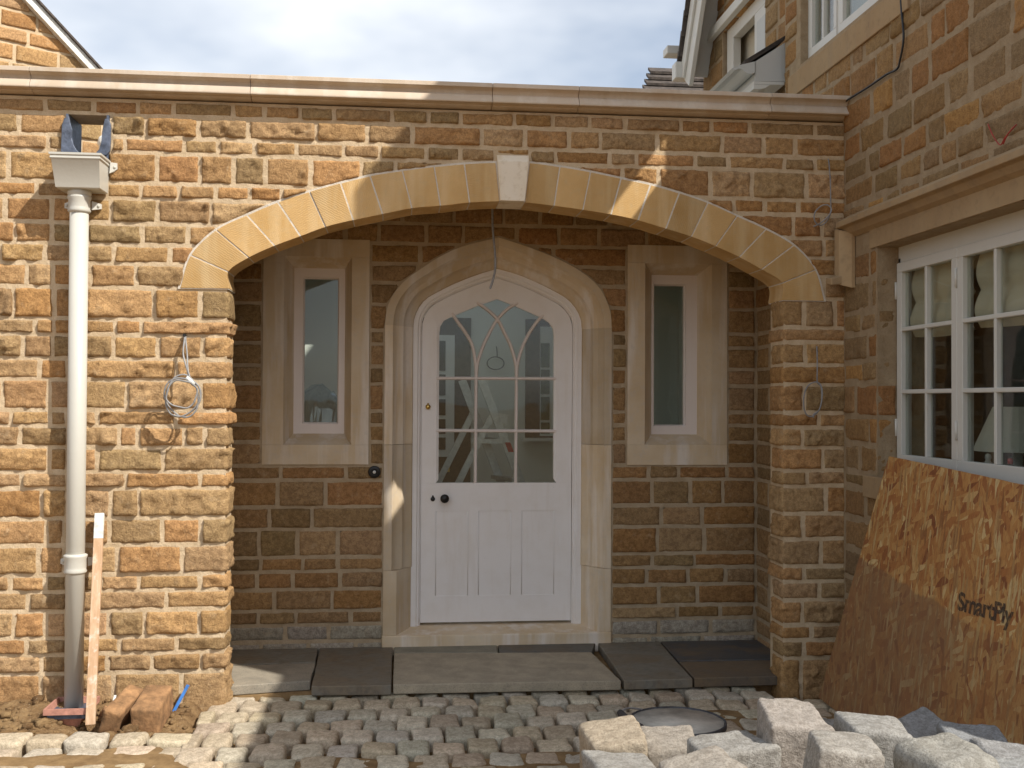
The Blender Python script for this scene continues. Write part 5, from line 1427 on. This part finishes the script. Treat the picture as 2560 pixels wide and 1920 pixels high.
# ------------------------------------------------------------------ bricks and litter on the soil
def block(name, half, loc, rot, mat, label, cat, n=7, r=0.010, amp=0.005, col=None, group=None, skew=0.03, fr=20, lump=0.0):
    mb = rounded(half, r, n, amp, fr, skew=skew, lump=lump)
    o = mb.build(name, mat, smooth=True, origin=(0, 0, 0), recalc=False); o.location = loc; o.rotation_euler = rot
    if col: o.color = tuple(col)+(1,)
    return tag(o, label, cat, group)
p = G(396, 1800, -0.09)
block('stone_block', (0.066, 0.125, 0.066), (p.x, -0.27, 0.0), (R(14), R(2), R(-4)), 'brick_clay', 'upright squared brown block, the fatter of two leaning at the pier foot', 'block')
p = G(325, 1800, -0.09)
block('stone_block', (0.042, 0.12, 0.07), (p.x-0.005, -0.26, -0.005), (R(16), R(20), R(-10)), 'brick_clay', 'thinner brown block tilted sideways beside the fatter block', 'block')
p = G(25, 1735, -0.02)
block('stone_block', (0.10, 0.055, 0.036), (p.x-0.02, p.y, 0.0), (R(8), R(-8), R(6)), 'brick_clay', 'brown brick lying on the soil at the left edge', 'brick')
p = G(300, 1785, -0.05)
block('stone_block', (0.035, 0.03, 0.03), (p.x-0.06, p.y+0.02, -0.06), (0.3, 0.4, 0.2), 'brick_clay', 'small broken ochre lump on the soil beside the lath', 'rubble')
p0, p1 = G(433.5, 1780, -0.06), A(470.5, 1712, -0.03)
st = stick(p0, p1, 0.016, 0.004, 'plastic_strip', 'blue_plastic', None); tag(st, 'bright blue plastic strip leaning on the left pier foot', 'strip')
p0, p1 = A(274, 1806, -0.36), A(288, 1738, -0.22)
st = stick(p0, p1, 0.012, 0.004, 'offcut_strip', 'white_plastic', None); tag(st, 'long white offcut strip standing in the soil beside the lath', 'offcut')
p0, p1 = A(314, 1757, -0.13), A(316, 1729, -0.08)
st = stick(p0, p1, 0.010, 0.004, 'offcut_strip', 'white_plastic', None); tag(st, 'short white offcut strip in the soil behind the blocks', 'offcut')
mb = MB()
for q in range(420):
    x, y = U(-2.2, -0.86), U(-0.60, -0.01)
    z_ = soil_z(x, y)
    if z_ < -0.16: continue
    s_ = U(0.004, 0.016) if q % 9 else U(0.018, 0.032); sd = Vector((U(0, 9), U(0, 9), U(0, 9))); n0 = len(mb.v)
    sub = rounded((s_*U(0.8, 1.4), s_, s_*0.7), s_*0.5, 2, s_*0.5, 40)
    an = U(0, 6.28); rot = Matrix.Rotation(an, 3, 'Z')
    mb.v += [rot @ v_+Vector((x, y, z_+s_*0.25)) for v_ in sub.v]; mb.f += [tuple(n0+i for i in f_) for f_ in sub.f]
tag(mb.build('soil_rubble', 'soil', smooth=True, recalc=False), 'small stones and clods scattered on the soil strip', 'rubble', kind='stuff')

# ------------------------------------------------------------------ rubber bucket with dried mortar
bc = G(1693, 1801, 0.245); bz = -0.075
bk = empty('bucket', (bc.x, bc.y, bz), 'black rubber builder\'s bucket caked inside with dry grey mortar', 'bucket')
mb = MB(); rim_ = 0.245-bz
mb.lathe([(0.135, 0.0), (0.180, rim_-0.02), (0.187, rim_-0.018), (0.187, rim_), (0.182, rim_+0.003), (0.1785, rim_-0.004), (0.174, rim_-0.012)], (bc.x, bc.y, bz), seg=40); mb.build('body', 'bucket_rubber', bk, smooth=True)
mb = MB(); mb.lathe([(0.1775, rim_-0.003), (0.168, rim_-0.06), (0.155, rim_-0.14), (0.148, rim_-0.19), (0.02, rim_-0.185)], (bc.x, bc.y, bz), seg=40)
for v_ in mb.v:
    v_ += Vector((noise.noise(v_*30), noise.noise(v_*30+Vector((9, 0, 0))), 0))*0.006
mb.build('mortar_lining', 'dry_mortar', bk, smooth=True)
ha = bc+Vector((-0.17, -0.05, 0.01)); hb2 = bc+Vector((-0.10, -0.165, -0.005))
arc_ = [bc+Vector((-0.10, 0.155, 0.0)), bc+Vector((-0.165, 0.11, 0.02)), bc+Vector((-0.215, 0.03, 0.025)), bc+Vector((-0.20, -0.05, 0.02)), bc+Vector((-0.155, -0.13, 0.01)), bc+Vector((-0.11, -0.158, -0.005))]
mb = MB(); mb.tube(catmull(arc_, 5), 0.004, 7); mb.build('bail', 'cable_grey', bk, smooth=True, recalc=False)
mb = MB(); mb.tube([arc_[2]+Vector((0.0, 0.005, 0)), arc_[3], arc_[4]+Vector((-0.01, 0.02, 0.0))], 0.013, 10); mb.build('grip', 'bucket_rubber', bk, smooth=True)

# ------------------------------------------------------------------ strand board leaning on the house wall
TLb, BLb = SX(2222, 1140, 2.355), G(2046, 1744, -0.05); TRd = SX(2560, 1212, 2.355)
e1 = (TRd-TLb).normalized(); nb_ = e1.cross(TLb-BLb).normalized(); e2 = nb_.cross(e1)
tlx, tly = (TLb-BLb).dot(e1), (TLb-BLb).dot(e2)
mb = MB(); ring = []
shape = [(0.0, 0.0), (2.35, 0.04), (2.35, tly), (tlx, tly)]
for (a, b) in zip(shape, shape[1:]+shape[:1]):
    for q in range(30):
        t_ = q/30; x_ = a[0]+(b[0]-a[0])*t_; y_ = a[1]+(b[1]-a[1])*t_; ring.append(Vector((x_+0.003*noise.noise(Vector((x_*25, y_*25, 3))), y_+0.003*noise.noise(Vector((x_*25, y_*25, 8))), 0)))
mb.prism(ring, (0, 0, -0.018))
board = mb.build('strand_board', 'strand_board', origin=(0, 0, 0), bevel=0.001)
MBd = Matrix(((e1.x, e2.x, nb_.x, BLb.x), (e1.y, e2.y, nb_.y, BLb.y), (e1.z, e2.z, nb_.z, BLb.z), (0, 0, 0, 1)))
board.matrix_world = MBd
tag(board, 'sheet of orange brown strand board with black stamp leaning on the house wall', 'board')
tcv = bpy.data.curves.new('stamp', 'FONT'); tcv.body = 'SmartPly'; tcv.size = 0.112; tcv.space_character = 0.92; tcv.offset = 0.0032
tob = bpy.data.objects.new('stamp_text', tcv); COL.objects.link(tob)
bpy.context.view_layer.update()
dg = bpy.context.evaluated_depsgraph_get()
tme = bpy.data.meshes.new_from_object(tob.evaluated_get(dg)); bpy.data.objects.remove(tob)
rt = Matrix.Rotation(math.atan2(0.040, 0.402), 4, 'Z')
mb = MB(); mb.v = [rt @ v_.co for v_ in tme.vertices]; mb.f = [tuple(p_.vertices) for p_ in tme.polygons]
wtx = max(v_.x for v_ in mb.v)
mb.v = [Vector((v_.x*0.385/wtx, v_.y*0.9, 0)) for v_ in mb.v]
stp = mb.build('stamp', 'stamp_ink', None, origin=(0, 0, 0), recalc=False)
stp.parent = board; stp.location = (1.15, 0.738, 0.0015)

# ------------------------------------------------------------------ heap of loose setts in front
def heap_sett(px, pyt, wpx, W_, hy, hz_, rot, col, label, r=0.015, lump=0.006, group=None, skew=0.10):
    D_ = FPX*W_/wpx; col = (col[0]*0.88, col[1]*0.91, col[2]*0.96)
    rr_ = ray(px, pyt); b_ = CAM+rr_*(D_+hy)
    c_ = Vector((b_.x, b_.y-hy*0.9, b_.z-hz_))
    block('loose_sett', (W_/2*1.02, hy, hz_), c_, rot, 'granite', label, 'sett', n=14, r=r, amp=0.0055, col=col, group=group, skew=skew, fr=26, lump=lump)
    return c_
GRY = [(0.40, 0.345, 0.275), (0.38, 0.35, 0.30), (0.35, 0.32, 0.275), (0.33, 0.305, 0.275)]
HS = [
 (1519, 1803, 139, 0.165, 0.095, 0.080, (0.05, -0.02, 0.03), (0.46, 0.37, 0.26), 'peach tinted cube sett at the left end of the heap, behind a lower one'),
 (1538, 1876, 156, 0.170, 0.085, 0.080, (0.0, 0.03, 0.05), GRY[1], 'grey sett lowest at the left front corner of the heap'),
 (1650, 1818, 136, 0.165, 0.095, 0.075, (0.10, 0.02, -0.12), GRY[0], 'second sett from the left of the heap, right of the peach tinted one'),
 (1804, 1828, 187, 0.205, 0.09, 0.085, (0.06, -0.06, 0.12), GRY[1], 'long flat-topped sett just left of the tallest sett'),
 (1956, 1760, 153, 0.170, 0.085, 0.095, (0.10, 0.02, -0.04), (0.40, 0.345, 0.285), 'tallest upright sett in the middle of the heap'),
 (1668, 1880, 100, 0.125, 0.06, 0.06, (0.2, 0.1, 0.4), GRY[0], 'small corner of a sett wedged between the left front setts'),
 (1738, 1883, 166, 0.17, 0.08, 0.07, (0.15, -0.2, 0.2), GRY[0], 'rough tan sett tilted below the long flat-topped one'),
 (1942, 1903, 100, 0.12, 0.06, 0.06, (0.1, 0.2, 0.1), GRY[2], 'sett half hidden at the frame edge below the tallest one'),
 (2075, 1826, 163, 0.165, 0.085, 0.085, (0.12, 0.08, -0.18), (0.40, 0.36, 0.30), 'sunlit sett tilted to the right, just right of the tallest'),
 (2147, 1782, 150, 0.165, 0.09, 0.085, (0.10, 0.10, -0.10), (0.37, 0.345, 0.30), 'block-shaped sett higher up behind the tilted sunlit one'),
 (2319, 1834, 206, 0.205, 0.11, 0.085, (0.05, 0.05, 0.2), (0.38, 0.35, 0.29), 'large rounded boulder with dappled light at the right of the heap', 0.055, 0.02),
 (2271, 1794, 124, 0.16, 0.09, 0.07, (0.3, -0.1, 0.3), (0.33, 0.315, 0.29), 'shaded pointed sett behind the rounded boulder'),
 (2401, 1813, 140, 0.165, 0.09, 0.07, (0.12, 0.0, -0.2), (0.31, 0.305, 0.29), 'shaded flat grey sett against the strand board'),
 (2488, 1853, 160, 0.17, 0.08, 0.06, (0.12, 0.06, -0.15), (0.34, 0.325, 0.30), 'dark sided sett with white flecks near the right edge'),
 (2510, 1898, 170, 0.165, 0.08, 0.07, (0.0, 0.0, 0.1), (0.35, 0.34, 0.31), 'sett at the lower right corner of the photo'),
 (2056, 1795, 44, 0.07, 0.06, 0.06, (0.3, 0.2, 0.0), GRY[1], 'small sliver of a sett behind the gap beside the tallest'),
 (2110, 1901, 110, 0.12, 0.07, 0.06, (0.0, 0.1, 0.3), GRY[1], 'sett peeping up in front of the tilted sunlit one'),
]
cent = []
for h_ in HS:
    cent.append(heap_sett(*h_[:9], *(h_[9:] if len(h_) > 9 else ()), group='loose setts heaped in the foreground'))
mb = MB()
cells = {}
for c_ in cent:
    zz = c_.z-0.20; j_ = 0
    while zz > -0.10:
        cells[(round(c_.x/0.13), round((c_.y)/0.13), round(zz/0.14))] = (c_.x+U(-0.02, 0.02), c_.y+U(-0.01, 0.03), zz); zz -= 0.145
for (x_, y_, z_) in cells.values():
    sub = rounded((0.085, 0.085, 0.075), 0.025, 4, 0.008, 18, skew=0.08); n0 = len(mb.v)
    rot = Matrix.Rotation(U(-0.4, 0.4), 3, 'Z')
    mb.v += [rot @ v_+Vector((x_, y_, z_)) for v_ in sub.v]; mb.f += [tuple(n0+i for i in f_) for f_ in sub.f]
hp_ = mb.build('sett_heap', 'granite', smooth=True, recalc=False, color=(0.34, 0.31, 0.27)); tag(hp_, 'lower setts filling the heap under the loose ones', 'setts', kind='stuff')

# ------------------------------------------------------------------ things inside the hall
LY = 2.25
ladder = empty('step_ladder', A(1215, 1480, LY), 'aluminium step ladder standing in the hall behind the door glass', 'ladder')
zf = RZ0+0.001
def to_floor(p, q):
    d = q-p; return p+d*((zf-p.z)/d.z)
for off in (0.0, 0.36):
    Yl = LY+off; dx = -0.12*(off/0.36)
    t0 = A(1204, 948, LY); t1 = A(1296, 1190, LY); t0 = Vector((t0.x+dx, Yl, t0.z)); t1 = Vector((t1.x+dx, Yl, t1.z))
    stick(t0, to_floor(t0, t1), 0.062, 0.022, 'stile', 'aluminium', ladder)
    r0_ = A(1232, 1035, LY); r1_ = A(1150, 1200, LY); r0_ = Vector((r0_.x+dx, Yl+0.01, r0_.z)); r1_ = Vector((r1_.x+dx, Yl+0.01, r1_.z))
    stick(r0_, to_floor(r0_, r1_), 0.048, 0.022, 'rear_leg', 'aluminium', ladder)
for y_ in (1100, 1200, 1300, 1400):
    a_ = A(1204+(y_-948)*92/242, y_, LY); mb = MB(); mb.hexa([(a_.x-0.06, LY, a_.z-0.015), (a_.x+0.03, LY, a_.z-0.015), (a_.x-0.09, LY+0.36, a_.z-0.015), (a_.x-0.18, LY+0.36, a_.z-0.015), (a_.x-0.06, LY, a_.z+0.012), (a_.x+0.03, LY, a_.z+0.012), (a_.x-0.09, LY+0.36, a_.z+0.012), (a_.x-0.18, LY+0.36, a_.z+0.012)]); mb.build('tread', 'aluminium', ladder)
a_ = A(1150, 1100, LY); b_ = A(1262, 1103, LY); stick(a_, b_, 0.03, 0.02, 'stay', 'aluminium', ladder) if False else None
mb = MB(); c_ = A(1178, 1100, LY); d_ = A(1262, 1103, LY); mb.hexa([(c_.x, LY-0.02, c_.z-0.02), (d_.x, LY-0.02, d_.z-0.02), (d_.x, LY-0.005, d_.z-0.02), (c_.x, LY-0.005, c_.z-0.02), (c_.x, LY-0.02, c_.z+0.012), (d_.x, LY-0.02, d_.z+0.012), (d_.x, LY-0.005, d_.z+0.012), (c_.x, LY-0.005, c_.z+0.012)]); mb.build('stay', 'aluminium', ladder)
s0 = A(1268, 1112, LY-0.018); mb = MB(); mb.prism([A(1262, 1106, LY-0.014), A(1276, 1106, LY-0.014), A(1285, 1130, LY-0.014), A(1271, 1130, LY-0.014)], (0, 0.002, 0)); mb.build('sticker', 'sticker_red', ladder)
mb = MB(); hp2 = A(1252, 1042, LY-0.02); mb.box((hp2.x-0.01, LY-0.02, hp2.z-0.05), (hp2.x+0.05, LY-0.012, hp2.z+0.02)); mb.build('hinge_plate', 'aluminium', ladder)
rc = A(1239, 908, RY1-0.03)
lpts = [A(1241, 866, RY1+0.005), A(1242, 872, RY1-0.02), A(1243, 890, RY1-0.02)]+[rc+Vector((math.cos(math.pi*0.45-q*2*math.pi/14)*0.070, 0.0, math.sin(math.pi*0.45-q*2*math.pi/14)*0.052)) for q in range(15)]
cable('wire_loop', lpts, 0.0045, 'cable_black', 'loop of dark wire hanging on the hall wall seen through the tracery', 'wire')
mb = MB(); rows = []
pb = A(800, 1010, 1.75)
for i in range(15):
    rows.append([])
    for j in range(13):
        u_, v_ = i/14, j/12
        p_ = Vector((pb.x-0.22+0.42*u_, 1.75+0.22*(v_-0.5), 0))
        hgt_ = 0.28*math.sin(math.pi*u_)**0.7*math.sin(math.pi*v_)**0.6+0.05*noise.noise(Vector((u_*6, v_*6, 2)))+0.04*abs(noise.noise(Vector((u_*14, v_*14, 5))))
        rows[-1].append(Vector((p_.x+0.03*noise.noise(Vector((u_*9, v_*9, 7))), p_.y, pb.z-0.16+hgt_)))
mb.grid(rows); tag(mb.build('polythene_sheet', 'polythene', recalc=False), 'crumpled bluish polythene behind the left narrow window', 'polythene')
mb = MB(); mb.box((pb.x-0.28, 1.62, RZ0), (pb.x+0.24, 1.88, pb.z-0.17)); tag(mb.build('packing_box', 'blind_cloth', bevel=0.004), 'pale packing box under the polythene behind the left window', 'box')
